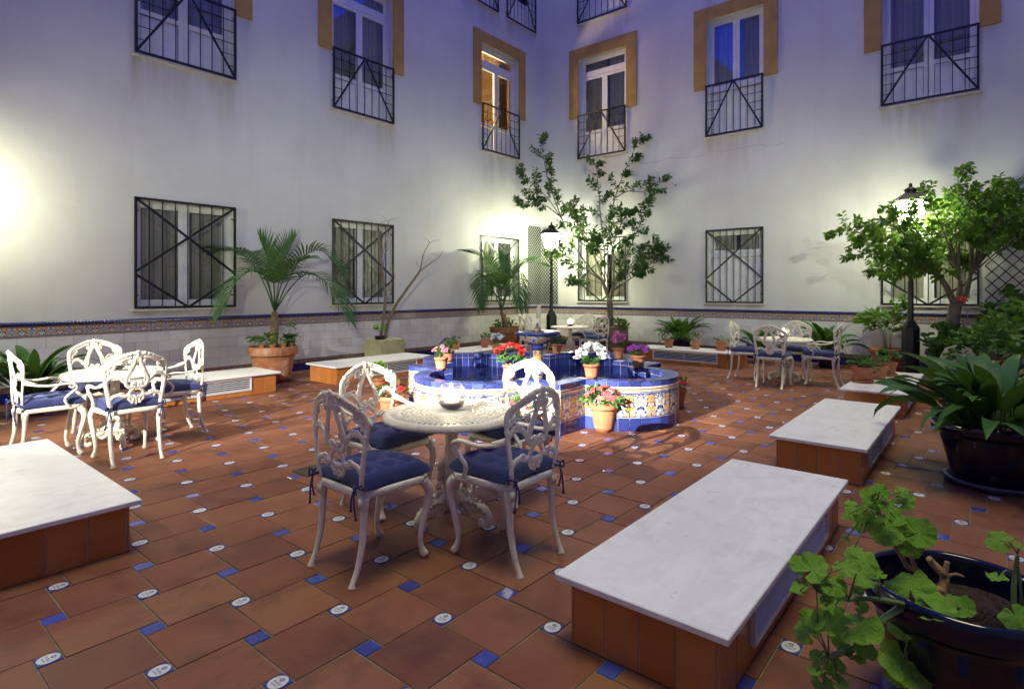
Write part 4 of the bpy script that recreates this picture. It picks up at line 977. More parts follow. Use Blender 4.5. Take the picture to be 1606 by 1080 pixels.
ft.tube(crs([(0.03, 0, 0.20), (0.075, 0, 0.165), (0.12, 0, 0.115), (0.165, 0, 0.11), (0.215, 0, 0.105), (0.248, 0, 0.065), (0.24, 0, 0.022), (0.205, 0, 0.014), (0.195, 0, 0.04)], 5), [0.034]*10+[0.030]*12+[0.026]*10+[0.022]*6+[0.016]*3, 9, flat=0.9, fdir=(0, 1, 0))
for q in range(7):
    t = q/6; ft.tube([(0.07+0.15*t, 0.022, 0.135-0.045*t+0.03*sin(pi*t)), (0.085+0.15*t, 0.034, 0.155-0.05*t+0.03*sin(pi*t))], [0.013, 0.005], 6); ft.tube([(0.07+0.15*t, -0.022, 0.135-0.045*t+0.03*sin(pi*t)), (0.085+0.15*t, -0.034, 0.155-0.05*t+0.03*sin(pi*t))], [0.013, 0.005], 6)
ft.tube(crs([(0.05, 0, 0.12), (0.09, 0, 0.075), (0.13, 0, 0.085), (0.125, 0, 0.11)], 4), [0.02]*6+[0.015]*7, 7)
FOOT = ft.mesh('foot', 'iron')
# candle globes
gl = [(0.001, 0.004), (0.045, 0.004), (0.07, 0.02), (0.088, 0.045), (0.096, 0.08), (0.092, 0.115), (0.078, 0.143), (0.064, 0.157), (0.066, 0.161)]
GLOBE = MB().lathe(gl, 32).mesh('glass_globe', 'bowl')
PEB = MB().lathe([(0.001, 0.0075), (0.04, 0.0075), (0.064, 0.024), (0.080, 0.046), (0.074, 0.052), (0.04, 0.056), (0.001, 0.056)], 24, wob=lambda a, z: 1+0.03*sin(9*a)*(z > 0.03)).mesh('pebbles', 'pebble')
WAX = MB().lathe([(0.001, 0.05), (0.046, 0.05), (0.047, 0.118), (0.042, 0.123), (0.001, 0.116)], 22).mesh('candle', 'wax')
FLAME = MB().lathe([(0.001, 0.117), (0.007, 0.121), (0.010, 0.132), (0.007, 0.148), (0.0015, 0.164)], 10).mesh('flame', 'flame')
def table(x, y, rz, desc, cdx=0, cdy=0):
    t = thing('garden_table', 'round white pierced cast iron table %s' % desc, 'table', (x, y, 0), rz, 'round white cast iron tables')
    put('table_top', TOP, t); put('pedestal', PED, t)
    for k in range(3): put('foot', FOOT, t, (0, 0, 0), (0, 0, 2*pi*k/3+0.4))
    c = thing('candle_holder', 'glass globe with a lit candle on the table %s' % desc, 'candle holder', (x+cdx, y+cdy, 0.699), 0, 'glass globes with lit candles')
    put('glass_globe', GLOBE, c); put('pebbles', PEB, c); w = put('candle', WAX, c); put('flame', FLAME, w)
    lamp('candle_light', 'POINT', (0, 0, 0.150), CANDLE_POWER, (1, 0.72, 0.38), 0.015, c)
table(2.55, 2.61, 0.5, 'nearest the camera', 0.03, 0.03)
chair(1.925, 2.58, 0, 'at the nearest table with its back to the camera', False)
chair(2.455, 2.09, 90, 'at the nearest table, beside the nearest bench')
chair(2.47, 3.14, -90, 'at the nearest table, towards the cube planter')
chair(3.14, 2.62, 180, 'at the nearest table, backing onto the fountain')
table(1.80, 6.38, 0.1, 'beside the bright bench', 0.02, 0.05)
chair(1.73, 5.80, 90, 'with back to camera at the overexposed table')
chair(2.30, 6.40, 180, 'seen edge-on before the wall bench vent')
chair(1.30, 6.42, 0, 'cut by the picture edge behind the bright bench')
chair(1.86, 7.00, -90, 'in front of broad leaves by the long wall', False)
table(9.92, 2.55, 0.9, 'before the cracked wall and dark plants')
chair(9.37, 2.55, 0, 'with back to camera before the cracked wall', False)
chair(9.86, 3.10, -90, 'before the cracked wall, beside the small-pot bench', False)
chair(9.95, 2.00, 90, 'before the cracked wall, towards the lamp post')
chair(10.50, 2.55, 180, 'facing the camera before the cracked wall', False)
table(10.45, 7.02, 0.3, 'beyond the fountain near the corner')
chair(9.66, 7.47, -35, 'with greyish back half hidden by the fountain bowl', False)
chair(10.2, 7.72, -70, 'with bright back behind the fountain bowl', False)
chair(10.98, 7.05, 180, 'facing the fountain at the corner table', False)
chair(10.47, 6.42, 90, 'shaded, before the brown planter')

# ------------------------------------------------------------------ lanterns
def lantern(x, y, label, top=3.36, glow=1.0):
    t = thing('lamp_post', label, 'lamp post', (x, y, 0), 0.35, 'black courtyard lamp posts')
    m = MB(); n = 8
    m.lathe([(0.001, 0), (0.155, 0), (0.155, 0.06), (0.135, 0.08), (0.135, 0.84), (0.12, 0.87), (0.05, 0.98), (0.001, 0.98)], 8, smooth=False); m.build('base', 'black', t)
    zt = top-0.86
    MB().lathe([(0.043, 0.96), (0.043, 1.6), (0.036, 1.62), (0.034, zt-0.10), (0.05, zt-0.08), (0.05, zt-0.04), (0.03, zt-0.02), (0.03, zt+0.03)], 14).build('pole', 'black', t)
    l = MB(); a0, a1, h = 0.125, 0.205, 0.37; zb = zt+0.05
    for sx in (-1, 1):
        for sy in (-1, 1): l.bar((sx*a0, sy*a0, zb), (sx*a1, sy*a1, zb+h), 0.016, 0.016)
    for a, z in ((a0, zb), (a1, zb+h)):
        for s in (-1, 1): l.bar((-a, s*a, z), (a, s*a, z), 0.018, 0.02); l.bar((s*a, -a, z), (s*a, a, z), 0.018, 0.02)
    l.box(-a0, a0, -a0, a0, zb-0.035, zb-0.012); fr = l.build('lantern_frame', 'black', t)
    gm = MT['lampglass'] if glow == 1.0 else m_emit('lit_lantern_glass', (0.97, 1.0, 0.66), LAMP_GLOW*glow)
    for k in range(4):
        MB().add([(-a0+0.008, -a0, zb+0.01), (a0-0.008, -a0, zb+0.01), (a1-0.008, -a1, zb+h-0.01), (-a1+0.008, -a1, zb+h-0.01)], [(0, 1, 2, 3)]).build('pane', gm, fr, None, (0, 0, k*pi/2))
    r = MB(); zr = zb+h+0.012
    pr_ = [(0.235, 0), (0.235, 0.015), (0.13, 0.11), (0.085, 0.13)]
    vs = []
    for a, z in pr_: vs += [(-a, -a, zr+z), (a, -a, zr+z), (a, a, zr+z), (-a, a, zr+z)]
    r.add(vs, [(4*k+j, 4*k+(j+1) % 4, 4*k+4+(j+1) % 4, 4*k+4+j) for k in range(3) for j in range(4)] + [(0, 3, 2, 1), (12, 13, 14, 15)])
    r.lathe([(0.085, zr+0.13), (0.085, zr+0.17), (0.10, zr+0.18), (0.10, zr+0.19), (0.05, zr+0.22), (0.02, zr+0.24), (0.028, zr+0.265), (0.02, zr+0.29), (0.001, zr+0.30)], 12)
    r.build('lantern_roof', 'black', t)
    return t
lantern(11.75, 8.46, 'black lamp post in the corner in front of the trellis, lantern lit', 3.32, 1.2)
lantern(11.60, 1.01, 'black lamp post with its lit lantern among orange tree leaves', 3.38, 0.62)
lantern(0.66, 8.74, 'black lamp post by the long wall near broad dark leaves', 3.36, 0.72)
LENS = m_emit('flood_lens', (1, 0.97, 0.9), 0.5)
def floodlight(label, loc, tgt, power, half, blend, top=None, bottom=None, color=(1, 0.95, 0.86), rad=0.022):
    loc = Vector(loc); d = (Vector(tgt)-loc).normalized(); q = d.to_track_quat('X', 'Z')
    t = thing('floodlight', label, 'floodlight', loc, 0, 'floodlights on the wall behind the camera'); t.rotation_euler = q.to_euler()
    MB().cbox(-0.09, 0.05, -0.16, 0.16, -0.11, 0.11, 0.01).box(-0.2, -0.09, -0.03, 0.03, -0.03, 0.03).build('housing', 'black', t)
    MB().add([(0.053, -0.14, -0.09), (0.053, 0.14, -0.09), (0.053, 0.14, 0.09), (0.053, -0.14, 0.09)], [(0, 1, 2, 3)]).build('lens', LENS, t)
    for ang, sg in ((top, 1), (bottom, -1)):
        if ang is None: continue
        e = 0.36*math.tan(radians(ang))*sg        # edge of an added, unseen flap that cuts the beam
        MB().box(0.428, 0.434, -0.34, 0.34, min(e, sg*0.30), max(e, sg*0.30)).box(0.03, 0.428, -0.175, -0.165, sg*0.095-0.01, sg*0.095+0.01).box(0.03, 0.428, 0.165, 0.175, sg*0.095-0.01, sg*0.095+0.01).build('added_barn_door', 'black', t)
    o = lamp('flood_bulb', 'SPOT', loc+d*0.07, power, color, rad)
    o.rotation_euler = d.to_track_quat('-Z', 'Y').to_euler(); o.data.spot_size = radians(2*half); o.data.spot_blend = blend
floodlight('lower floodlight aimed at the tiled fountain', (-3.80, 3.0, 3.6), (5.4, 4.2, 0.2), FLOOD_POWER*1.7, 17, 1.0, 2.6, 3.0)
floodlight('lower floodlight aimed past the bright bench along the long wall', (-3.80, 3.4, 3.6), (2.3, 6.5, 0.1), FLOOD_POWER*0.34, 15, 0.8, None, 3.5)
floodlight('high floodlight aimed down at the bright bench', (-3.75, 8.2, 7.0), (0.8, 5.7, 0.2), FLOOD_POWER*0.07, 15, 0.8)
floodlight('added unseen wide floodlight in the rear corner washing the far walls', (-3.8, -3.8, 3.3), (13.0, 9.72, 3.1), FLOOD_POWER*0.26, 31, 0.8, 5.5, 5.5, (0.93, 1.0, 0.74), 0.05)  # added wash lamp, out of view, lightens the lower far walls

# ------------------------------------------------------------------ trellises
def trellis(label, loc, rz, w, h, nx=9, holes=()):
    t = thing('wall_trellis', label, 'trellis', loc, rz); s = w/nx
    # diamond lattice of slats clipped to the panel
    for sg in (-1, 1):
        k = 0; ny = h/(s*1.12); M_ = int(nx+ny)+1
        for k in range(-M_, M_+1):
            # line x = x0 + sg*t/1.12 , z = t
            x0 = k*s
            ts = [0.0, h]
            lo, hi = 0.0, h
            sl = sg/1.12
            if sl > 0: lo = max(lo, (0-x0)/sl); hi = min(hi, (w-x0)/sl)
            else: lo = max(lo, (w-x0)/sl); hi = min(hi, (0-x0)/sl)
            if hi-lo < 0.06: continue
            MB().bar((x0+sl*lo, -0.02-0.006*(sg+1)/2*1.2, lo), (x0+sl*hi, -0.02-0.006*(sg+1)/2*1.2, hi), 0.018, 0.007, (0, 1, 0)).build('slat', 'trellis', t)
    return t
trellis('dark trellis on the long wall in the corner', (12.36, LV-0.012, 1.10), 0, 0.60, 2.15, 7)
trellis('dark trellis at the corner right behind the lamp post', (RU-0.012, 9.68, 1.10), -pi/2, 0.56, 2.15, 6)
trellis('dark wide diamond trellis behind the orange tree', (RU-0.012, 0.06, 1.08), -pi/2, 2.0, 2.05, 11)

# ------------------------------------------------------------------ plants
def pot_mesh(r, h, taper=0.68, rim=0.22, mat='pot', n=22, ridges=0):
    rb = r*taper; ri = r-0.10*r; hr = h*(1-rim); rm = lerp(rb, r*0.93, 1-rim)
    p = [(0.001, 0), (rb*0.94, 0), (rb, 0.012*h/0.16)]
    k = 10
    for i in range(1, k): 
        t = i/k; p.append((lerp(rb, rm, t)*(1+(0.012*((i % 2)*2-1) if ridges else 0)), hr*t))
    p += [(rm, hr), (r*0.985, hr+0.004), (r, hr+0.02*h), (r, h*0.98), (r*0.985, h), (r*0.90, h), (r*0.885, h*0.97), (r*0.86, h*0.90)]
    return MB().lathe(p, n).mesh('pot', mat)
SAUC = {}
def saucer(parent, r, mat='pot'):
    MB().lathe([(0.001, 0), (r*0.85, 0), (r, 0.03), (r*0.97, 0.034), (r*0.82, 0.012), (r*0.3, 0.010)], 22).build('saucer', mat, parent)
def soil(parent, r, z, mat='soil'):
    m = MB(); n = 18; rr = random.Random(int(r*1000+z*777)); vs = [(0, 0, z+0.01*r/0.1)]
    for q in (0.35, 0.7, 1.0):
        for j in range(n):
            a = 2*pi*j/n; vs.append((r*q*cos(a), r*q*sin(a), z+rr.uniform(-0.06, 0.06)*r*(q < 1)))
    f = [(0, 1+j, 1+(j+1) % n) for j in range(n)] + [(1+k*n+j, 1+(k+1)*n+j, 1+(k+1)*n+(j+1) % n, 1+k*n+(j+1) % n) for k in range(2) for j in range(n)]
    return m.add(vs, f, True).build('soil', mat, parent)
def add_leaf(m, p, d, nrm, L, w, fold=0.15, droop=0.15):
    # small folded leaf: 2 x 3 quads
    d = d.normalized(); s = d.cross(nrm)
    s = s.normalized() if s.length > 1e-5 else d.orthogonal().normalized(); up = s.cross(d)
    vs = []
    for t, q in ((0, 0.12), (0.33, 0.85), (0.68, 0.8), (1.0, 0.04)):
        c = p + d*L*t - up*droop*L*t*t
        vs += [c - s*w*q/2 + up*fold*w*q, c, c + s*w*q/2 + up*fold*w*q]
    m.add(vs, [(3*k+j, 3*k+j+1, 3*k+3+j+1, 3*k+3+j) for k in range(3) for j in (0, 1)], False)
def round_leaf(m, p, d, nrm, r, lobes=7, cup=0.25, rr=random, n=14):
    # geranium leaf: scalloped disc cupped at the stalk, notch at the base
    d = d.normalized(); s = d.cross(nrm); s = s.normalized() if s.length > 1e-5 else d.orthogonal().normalized(); up = s.cross(d)
    vs = [p]; ph = rr.uniform(0, 6)
    for ring, q in ((0, 0.55), (1, 1.0)):
        for j in range(n+1):
            a = -pi*0.90+2*pi*0.90*j/n
            rad = r*q*(1+0.07*cos(lobes*a)*ring)*(1 if abs(a) < 2.6 else 0.86)
            z = cup*r*q*q + 0.10*r*ring*sin(3*a+ph)
            vs.append(p + d*(rad*cos(a)+r*0.35*0) + s*rad*sin(a) + up*z)
    f = [(0, 1+j, 2+j) for j in range(n)] + [(1+j, n+2+j, n+3+j, 2+j) for j in range(n)]
    m.add(vs, f, True)
def rdir(r, zlo=-0.2, zhi=1.0):
    a = r.uniform(0, 2*pi); z = r.uniform(zlo, zhi); q = sqrt(max(0, 1-z*z)); return Vector((q*cos(a), q*sin(a), z))
def bush(seed, n, rx, rz, zc, L, w, shape='leaf', low=-0.3, fill=0.45, twigs=0):
    r = random.Random(seed); m = MB(); clumps = [(rdir(r, low, 1), r.uniform(0.55, 1.0)) for _ in range(max(5, n//14))]
    for k in range(n):
        c, q = r.choice(clumps); d = (c*q + rdir(r, -1, 1)*0.32)
        p = Vector((d.x*rx, d.y*rx, zc+d.z*rz)); out = Vector((d.x, d.y, d.z*0.6+0.25)).normalized()
        dd = (out + rdir(r, -0.6, 0.6)*0.8).normalized(); nn = (Vector((0, 0, 1))+rdir(r, -0.3, 0.8)*0.7).normalized(); s = r.uniform(0.7, 1.2)
        if shape == 'leaf': add_leaf(m, p, dd, nn, L*s, w*s, r.uniform(0.05, 0.3), r.uniform(0, 0.4))
        else: round_leaf(m, p, dd, nn, L*s*0.5, 7, r.uniform(0.0, 0.35), r, 10)
    return m
def stems(seed, n, rx, z0, z1, rad=0.004):
    r = random.Random(seed); m = MB()
    for k in range(n):
        a = r.uniform(0, 2*pi); q = r.uniform(0.3, 1.0)*rx
        m.tube([(q*0.25*cos(a), q*0.25*sin(a), z0), (q*0.5*cos(a), q*0.5*sin(a), lerp(z0, z1, 0.55)), (q*cos(a), q*sin(a), z1)], [rad, rad*0.8, rad*0.5], 5)
    return m
def flowers(seed, spots, size, kind):
    r = random.Random(seed); m = MB()
    for p, up in spots:
        p = Vector(p); up = Vector(up).normalized(); s = up.orthogonal().normalized(); t = up.cross(s); sz = size*r.uniform(0.6, 1.05); ph = r.uniform(0, 6)
        if kind == 'cluster':
            for q in range(9):
                o = rdir(r, -0.4, 1)*sz*0.75; c = p+o
                for k in range(4):
                    a = ph+pi/2*k+q; d = s*cos(a)+t*sin(a)+o.normalized()*0.5; add_leaf(m, c, d, o.normalized(), sz*0.55, sz*0.5, 0.1, 0.1)
        else:
            for k in range(5):
                a = ph+2*pi*k/5; d = s*cos(a)+t*sin(a)+up*(1.6 if kind == 'cyclamen' else 0.25)
                add_leaf(m, p, d, up, sz*(1.1 if kind == 'cyclamen' else 0.8), sz*0.75, 0.12, 0.1 if kind == 'cyclamen' else 0.25)
    return m
POTS = {}
def potted(label, x, y, z, r, h, leafy, seed, flower=None, dish=False, group=None, name='potted_plant', potmat='pot', taper=0.68, ridges=0):
    t = thing(name, label, 'potted plant', (x, y, z), random.Random(seed).uniform(0, 6), group)
    z0 = 0.0
    if dish: saucer(t, r*1.0, potmat); z0 = 0.012
    key = (round(r, 3), round(h, 3), potmat, taper, ridges)
    if key not in POTS: POTS[key] = pot_mesh(r, h, taper, 0.22, potmat, 24 if r < 0.2 else 40, ridges)
    put('pot', POTS[key], t, (0, 0, z0)); soil(t, r*0.87, z0+h*0.9)
    n, rx, rz, zc, L, w, shape, mat = leafy
    if n:
        bush(seed, n, rx, rz, h+zc, L, w, shape).build('foliage', mat, t)
        stems(seed, max(4, n//14), rx*0.8, h*0.88, h+zc+rz*0.4, 0.0035 if r < 0.15 else 0.005).build('stem', 'stemg', t)
    if flower:
        col, nf, fs, kind, frx, frz, fzc = flower; rr = random.Random(seed+5); spots = []
        for k in range(nf):
            d = rdir(rr, 0.05, 1); spots.append(((d.x*frx, d.y*frx, h+fzc+d.z*frz), (d.x*0.8+rr.uniform(-.2, .2), d.y*0.8+rr.uniform(-.2, .2), d.z+0.3)))
        flowers(seed, spots, fs, kind).build('flower', PET[col], t)
    return t
RIMG = 'flower pots standing on the fountain rim'
def on_rim(px, py, *a, **k):
    d = 903.1*(CAMH-(FZ+0.007))/(py-457); p = at(px, py, d); return potted(a[0], p.x, p.y, FZ+0.0065, *a[1:], group=RIMG, **k)
herb = lambda n, rx, rz, zc, L=0.04, w=0.025, mat='herb': (n, rx, rz, zc, L, w, 'leaf', mat)
on_rim(692, 579, 'pot of pink and white flowers on the fountain rim, left front', 0.085, 0.145, herb(110, 0.085, 0.06, 0.04), 11, ('pink', 14, 0.035, 'cluster', 0.09, 0.06, 0.06))
on_rim(703, 566, 'pot of blackish purple petunias behind the pink ones', 0.085, 0.145, herb(130, 0.11, 0.08, 0.06), 12, ('dark', 12, 0.06, 'open', 0.11, 0.09, 0.07))
on_rim(780, 555, 'pot of pale bluish white flowers on the far fountain rim', 0.085, 0.14, herb(60, 0.06, 0.05, 0.03), 13, ('lilac', 20, 0.06, 'cyclamen', 0.07, 0.08, 0.06))
on_rim(800, 593, 'pale lit pot of bright red cyclamen on the fountain rim', 0.085, 0.15, herb(90, 0.11, 0.06, 0.05, 0.055, 0.045), 14, ('red', 11, 0.075, 'cyclamen', 0.13, 0.07, 0.11))
on_rim(873.5, 554, 'pot of dark green leaves with few crimson flowers behind the column', 0.085, 0.14, herb(120, 0.11, 0.07, 0.05, 0.045, 0.02, 'tree'), 15, ('crimson', 7, 0.05, 'open', 0.11, 0.05, 0.09))
on_rim(970, 562, 'pot of magenta pink flowers on the far right fountain rim', 0.085, 0.145, herb(60, 0.06, 0.05, 0.03), 16, ('magenta', 18, 0.045, 'cluster', 0.075, 0.12, 0.10))
on_rim(1001, 576, 'pot of purple flowers with fresh leaves on the right lobe', 0.092, 0.15, herb(110, 0.11, 0.06, 0.03, 0.05, 0.035), 17, ('purple', 18, 0.06, 'open', 0.13, 0.06, 0.07))
on_rim(928, 592, 'pot of large pure white cyclamen on the near fountain rim', 0.092, 0.15, herb(70, 0.08, 0.04, 0.02, 0.05, 0.045), 18, ('white', 30, 0.085, 'cyclamen', 0.13, 0.14, 0.04))
FLG = 'terracotta flower pots on the floor round the fountain'
potted('large lit pot of coral impatiens on the floor before the fountain', 5.24, 3.10, 0, 0.155, 0.30, herb(260, 0.19, 0.10, 0.05, 0.055, 0.03), 21, ('coral', 60, 0.045, 'open', 0.19, 0.11, 0.06), group=FLG, taper=0.62)
potted('pot of pink and red impatiens half hidden by the nearest chair', 4.30, 3.50, 0, 0.15, 0.24, herb(220, 0.19, 0.10, 0.06, 0.055, 0.03), 22, ('coral', 40, 0.045, 'open', 0.2, 0.11, 0.07), group=FLG)
potted('pot of deep red flowers left of the fountain', 4.20, 5.28, 0, 0.15, 0.26, herb(200, 0.17, 0.09, 0.05, 0.05, 0.025, 'tree'), 23, ('red', 46, 0.042, 'open', 0.17, 0.1, 0.06), group=FLG)
potted('pot of deep red flowers right of the fountain', 6.86, 3.02, 0, 0.13, 0.24, herb(130, 0.12, 0.09, 0.05, 0.05, 0.025, 'tree'), 24, ('red', 30, 0.042, 'open', 0.12, 0.1, 0.06), group=FLG)
potted('small pot with fresh green leaves behind the left fountain corner', 5.35, 7.0, 0, 0.10, 0.16, (34, 0.11, 0.12, 0.10, 0.10, 0.1, 'round', 'ger'), 25, group=FLG)
BKG = 'small terracotta pots standing on the benches'
def on_bench(px, py, *a, **k):
    d = 903.1*(CAMH-0.29)/(py-457); p = at(px, py, d); return potted(a[0], p.x, p.y, 0.291, *a[1:], group=BKG, **k)
on_bench(1353, 599, 'terracotta herb pot on a saucer, foremost on the bench by the lamp post', 0.135, 0.19, herb(150, 0.14, 0.08, 0.05, 0.05, 0.03), 31, dish=True)
on_bench(1378, 594, 'terracotta pot of trailing herb, middle of the three by the lamp post', 0.115, 0.17, herb(110, 0.14, 0.10, 0.0, 0.05, 0.03), 32)
on_bench(1393, 589, 'terracotta pot with broad pale leaves, nearest the lamp post', 0.115, 0.18, (46, 0.13, 0.10, 0.06, 0.085, 0.08, 'round', 'herb'), 33, dish=True)
on_bench(1049, 545, 'terracotta pot with leggy trailing plant, leftmost on the small-pot bench', 0.10, 0.17, herb(110, 0.24, 0.16, 0.02, 0.05, 0.03, 'tree'), 34)
on_bench(1091, 547, 'leaning terracotta pot with dark trailing stems beside the navy pot', 0.10, 0.17, herb(90, 0.18, 0.12, 0.02, 0.05, 0.03, 'tree'), 35)
on_bench(1131, 549.5, 'terracotta pot on a saucer with leaves spilling to one side', 0.11, 0.17, herb(40, 0.14, 0.08, 0.0, 0.05, 0.035), 36, dish=True)
on_bench(715, 547, 'small terracotta pot with low herb, leftmost before the ivy pot', 0.10, 0.17, herb(70, 0.08, 0.05, 0.03), 37)
on_bench(760, 544.5, 'small terracotta pot with grey green herb, next to the pale flowers', 0.10, 0.17, herb(80, 0.09, 0.08, 0.04), 38)
on_bench(771, 541, 'small dark terracotta pot set back by the ivy', 0.095, 0.19, herb(40, 0.07, 0.05, 0.02), 39)

# --- aspidistras: every large leaf a part
def asp_leaf(seed, L, w, arch):
    r = random.Random(seed); m = MB(); n = 9; vs = []
    a = 0.0; p = Vector((0, 0, 0)); ang = 0.08; tw = r.uniform(-0.5, 0.5)
    for k in range(n+1):
        t = k/n
        q = 0.05 if t < 0.22 else max(0.03, sin(pi*((t-0.2)/0.8)**0.8)**0.8)
        d = Vector((0, sin(ang), cos(ang))); nrm = Vector((0, cos(ang), -sin(ang)))
        s = (Vector((1, 0, 0))*cos(tw*t) + nrm*sin(tw*t)); wav = 0.006*sin(7*t+seed)
        vs += [p - s*w*q/2 - nrm*(0.10*w*q-wav), p, p + s*w*q/2 - nrm*(0.10*w*q+wav)]
        p = p + d*L/n; ang += arch/n*(0.35+1.3*t)
    m.add(vs, [(3*k+j, 3*k+j+1, 3*k+4+j, 3*k+3+j) for k in range(n) for j in (0, 1)], True)
    return m.mesh('leaf', 'asp')
ASP = [asp_leaf(k, 0.62+0.05*(k % 4), 0.125+0.014*(k % 3), 0.95+0.26*k) for k in range(7)]
def aspidistra(label, x, y, r, h, n, size, seed, potmat='navy', dish=None, lean=(0.1, 1.0), spread=1.0):
    t = thing('aspidistra_plant', label, 'potted plant', (x, y, 0), 0, 'broad-leaved plants in dark pots'); rr = random.Random(seed); z0 = 0
    if dish: MB().lathe([(0.001, 0), (dish*0.88, 0), (dish, 0.035), (dish*0.97, 0.05), (dish*0.9, 0.045), (dish*0.82, 0.014), (dish*0.3, 0.012)], 36).build('saucer', dish_mat, t); z0 = 0.013
    put('pot', pot_mesh(r, h, 0.64, 0.17, potmat, 44), t, (0, 0, z0)); soil(t, r*0.87, z0+h*0.9)
    for k in range(n):
        a = 2*pi*k/n*2.618+rr.uniform(-0.4, 0.4); q = rr.random()**0.7; rad = r*0.62*q
        le = rr.uniform(*lean)*(0.35+0.65*q)*spread
        put('leaf', rr.choice(ASP[:5] if le < 0.4 else ASP), t, (rad*cos(a), rad*sin(a), z0+h*0.9), Euler((-le, rr.uniform(-0.15, 0.15), 0)).to_matrix().to_4x4() and (Matrix.Rotation(a-pi/2, 4, 'Z') @ Matrix.Rotation(-le, 4, 'X') @ Matrix.Rotation(rr.uniform(-0.5, 0.5), 4, 'Z')).to_euler(), size*rr.uniform(0.75, 1.12))
    m = MB()
    for k in range(n*2):
        a = rr.uniform(0, 2*pi); q = r*0.75*sqrt(rr.random()); b = rr.uniform(0.05, 0.3)
        m.tube([(q*cos(a), q*sin(a), z0+h*0.88), ((q+b*0.2)*cos(a), (q+b*0.2)*sin(a), z0+h+0.13*size)], [0.0045, 0.003], 4)
    m.build('stem', 'stemg', t)
    return t
dish_mat = plain('slate_blue_saucer', (0.075, 0.085, 0.14), 0.35, 0.3, 9)
aspidistra('big broad-leaved plant in a glossy navy pot on a blue saucer', 5.66, -0.02, 0.385, 0.46, 84, 0.95, 41, dish=0.31, lean=(0.15, 1.05))
aspidistra('broad-leaved plant behind the overexposed chairs by the long wall', 1.62, 8.75, 0.22, 0.28, 44, 1.0, 42, lean=(0.15, 1.1))
aspidistra('spiky dark plant in a navy pot behind the small-pot bench', 12.38, 5.34, 0.24, 0.42, 46, 0.95, 43)
aspidistra('broad-leaved plant against the wall beyond the chair nearest the lamp post', 12.3, 2.40, 0.20, 0.34, 38, 1.0, 44)
aspidistra('smaller broad-leaved plant against the wall between table and bench', 12.3, 3.62, 0.17, 0.26, 30, 0.85, 45, 'pot')

# --- palms
def frond(parent, pts0, L=0.36, hang=0.6, mat='palm', seed=0, nl=27, start=0.40):
    r = random.Random(seed); m = MB(); raw = crs(pts0, 14)
    # resample evenly along the rachis
    acc = [0.0]
    for a, b in zip(raw, raw[1:]): acc.append(acc[-1]+(b-a).length)
    N_ = 48; pts = []; i = 0
    for k in range(N_+1):
        d = acc[-1]*k/N_
        while i < len(acc)-2 and acc[i+1] < d: i += 1
        q = (d-acc[i])/max(1e-6, acc[i+1]-acc[i]); pts.append(raw[i].lerp(raw[i+1], q))
    m.tube(pts, [lerp(0.014, 0.003, (k/N_)**0.7) for k in range(N_+1)], 6)
    for k in range(nl):
        tt_ = k/(nl-1); t = lerp(start, 1.0, tt_)*N_; i = min(int(t), N_-1); p = pts[i].lerp(pts[i+1], t-i); d = (pts[i+1]-pts[max(i-1, 0)]).normalized()
        side = d.cross(Vector((0, 0, 1))); side = side.normalized() if side.length > 0.08 else Vector((SY, -CY, 0))
        up0 = side.cross(d).normalized(); ll = L*(0.50+0.75*sin(pi*min(1, tt_*0.82+0.16)))*r.uniform(0.88, 1.08)
        for sg in (-1, 1):
            dd = (side*sg*(1.0-0.55*tt_) + d*(0.45+0.9*tt_) + up0*(0.35+r.uniform(-0.08, 0.08))).normalized()
            w = 0.036*(1-0.35*tt_); vs = []; wv = d.cross(dd); wv = (dd.cross(wv)).normalized() if wv.length > 1e-4 else up0
            cur = Vector(p); dirn = dd.copy()
            for j_, ww in enumerate((0.45, 1.0, 0.8, 0.45, 0.05)):
                vs += [cur - wv*w*ww/2, cur + wv*w*ww/2]
                cur = cur + dirn*ll/4; dirn = (dirn + Vector((0, 0, -hang*0.30))).normalized()
            m.add(vs, [(2*q, 2*q+1, 2*q+3, 2*q+2) for q in range(4)], True)
    return m.build('frond', mat, parent)
def palm(label, base, potr, poth, crown, fronds, seed, L):
    t = thing('potted_palm', label, 'palm', (base[0], base[1], 0), 0, 'palms in large terracotta pots'); B = Vector((base[0], base[1], 0))
    put('pot', pot_mesh(potr, poth, 0.70, 0.24, 'oldpot', 44, 1), t); soil(t, potr*0.87, poth*0.9)
    top = crown-B; m = MB(); P = crs([(0, 0, poth*0.85), (top.x*0.4+0.01, top.y*0.4, lerp(poth, top.z, 0.45)), (top.x, top.y, top.z)], 6)
    m.tube(P, [lerp(0.075, 0.045, k/len(P)) for k in range(len(P))], 12)
    rr = random.Random(seed)
    for k in range(14):
        q = rr.randrange(2, len(P)-1); a = rr.uniform(0, 2*pi); p = P[q]; d = Vector((cos(a), sin(a), 0))
        m.tube([p+d*0.045, p+d*0.065+Vector((0, 0, 0.06))], [0.022, 0.006], 5)
    m.build('trunk', 'palmbark', t)
    d0 = depth(base[0], base[1])
    for k, (path, dp, hang) in enumerate(fronds):
        P = [top] + [at(x, y, d0+dp*((q+1)/len(path)))-B for q, (x, y) in enumerate(path)]
        frond(t, P, L, hang, 'palm', seed*10+k)
    return t, B
D1 = depth(4.70, 8.92)
cr1 = at(431, 489, D1)
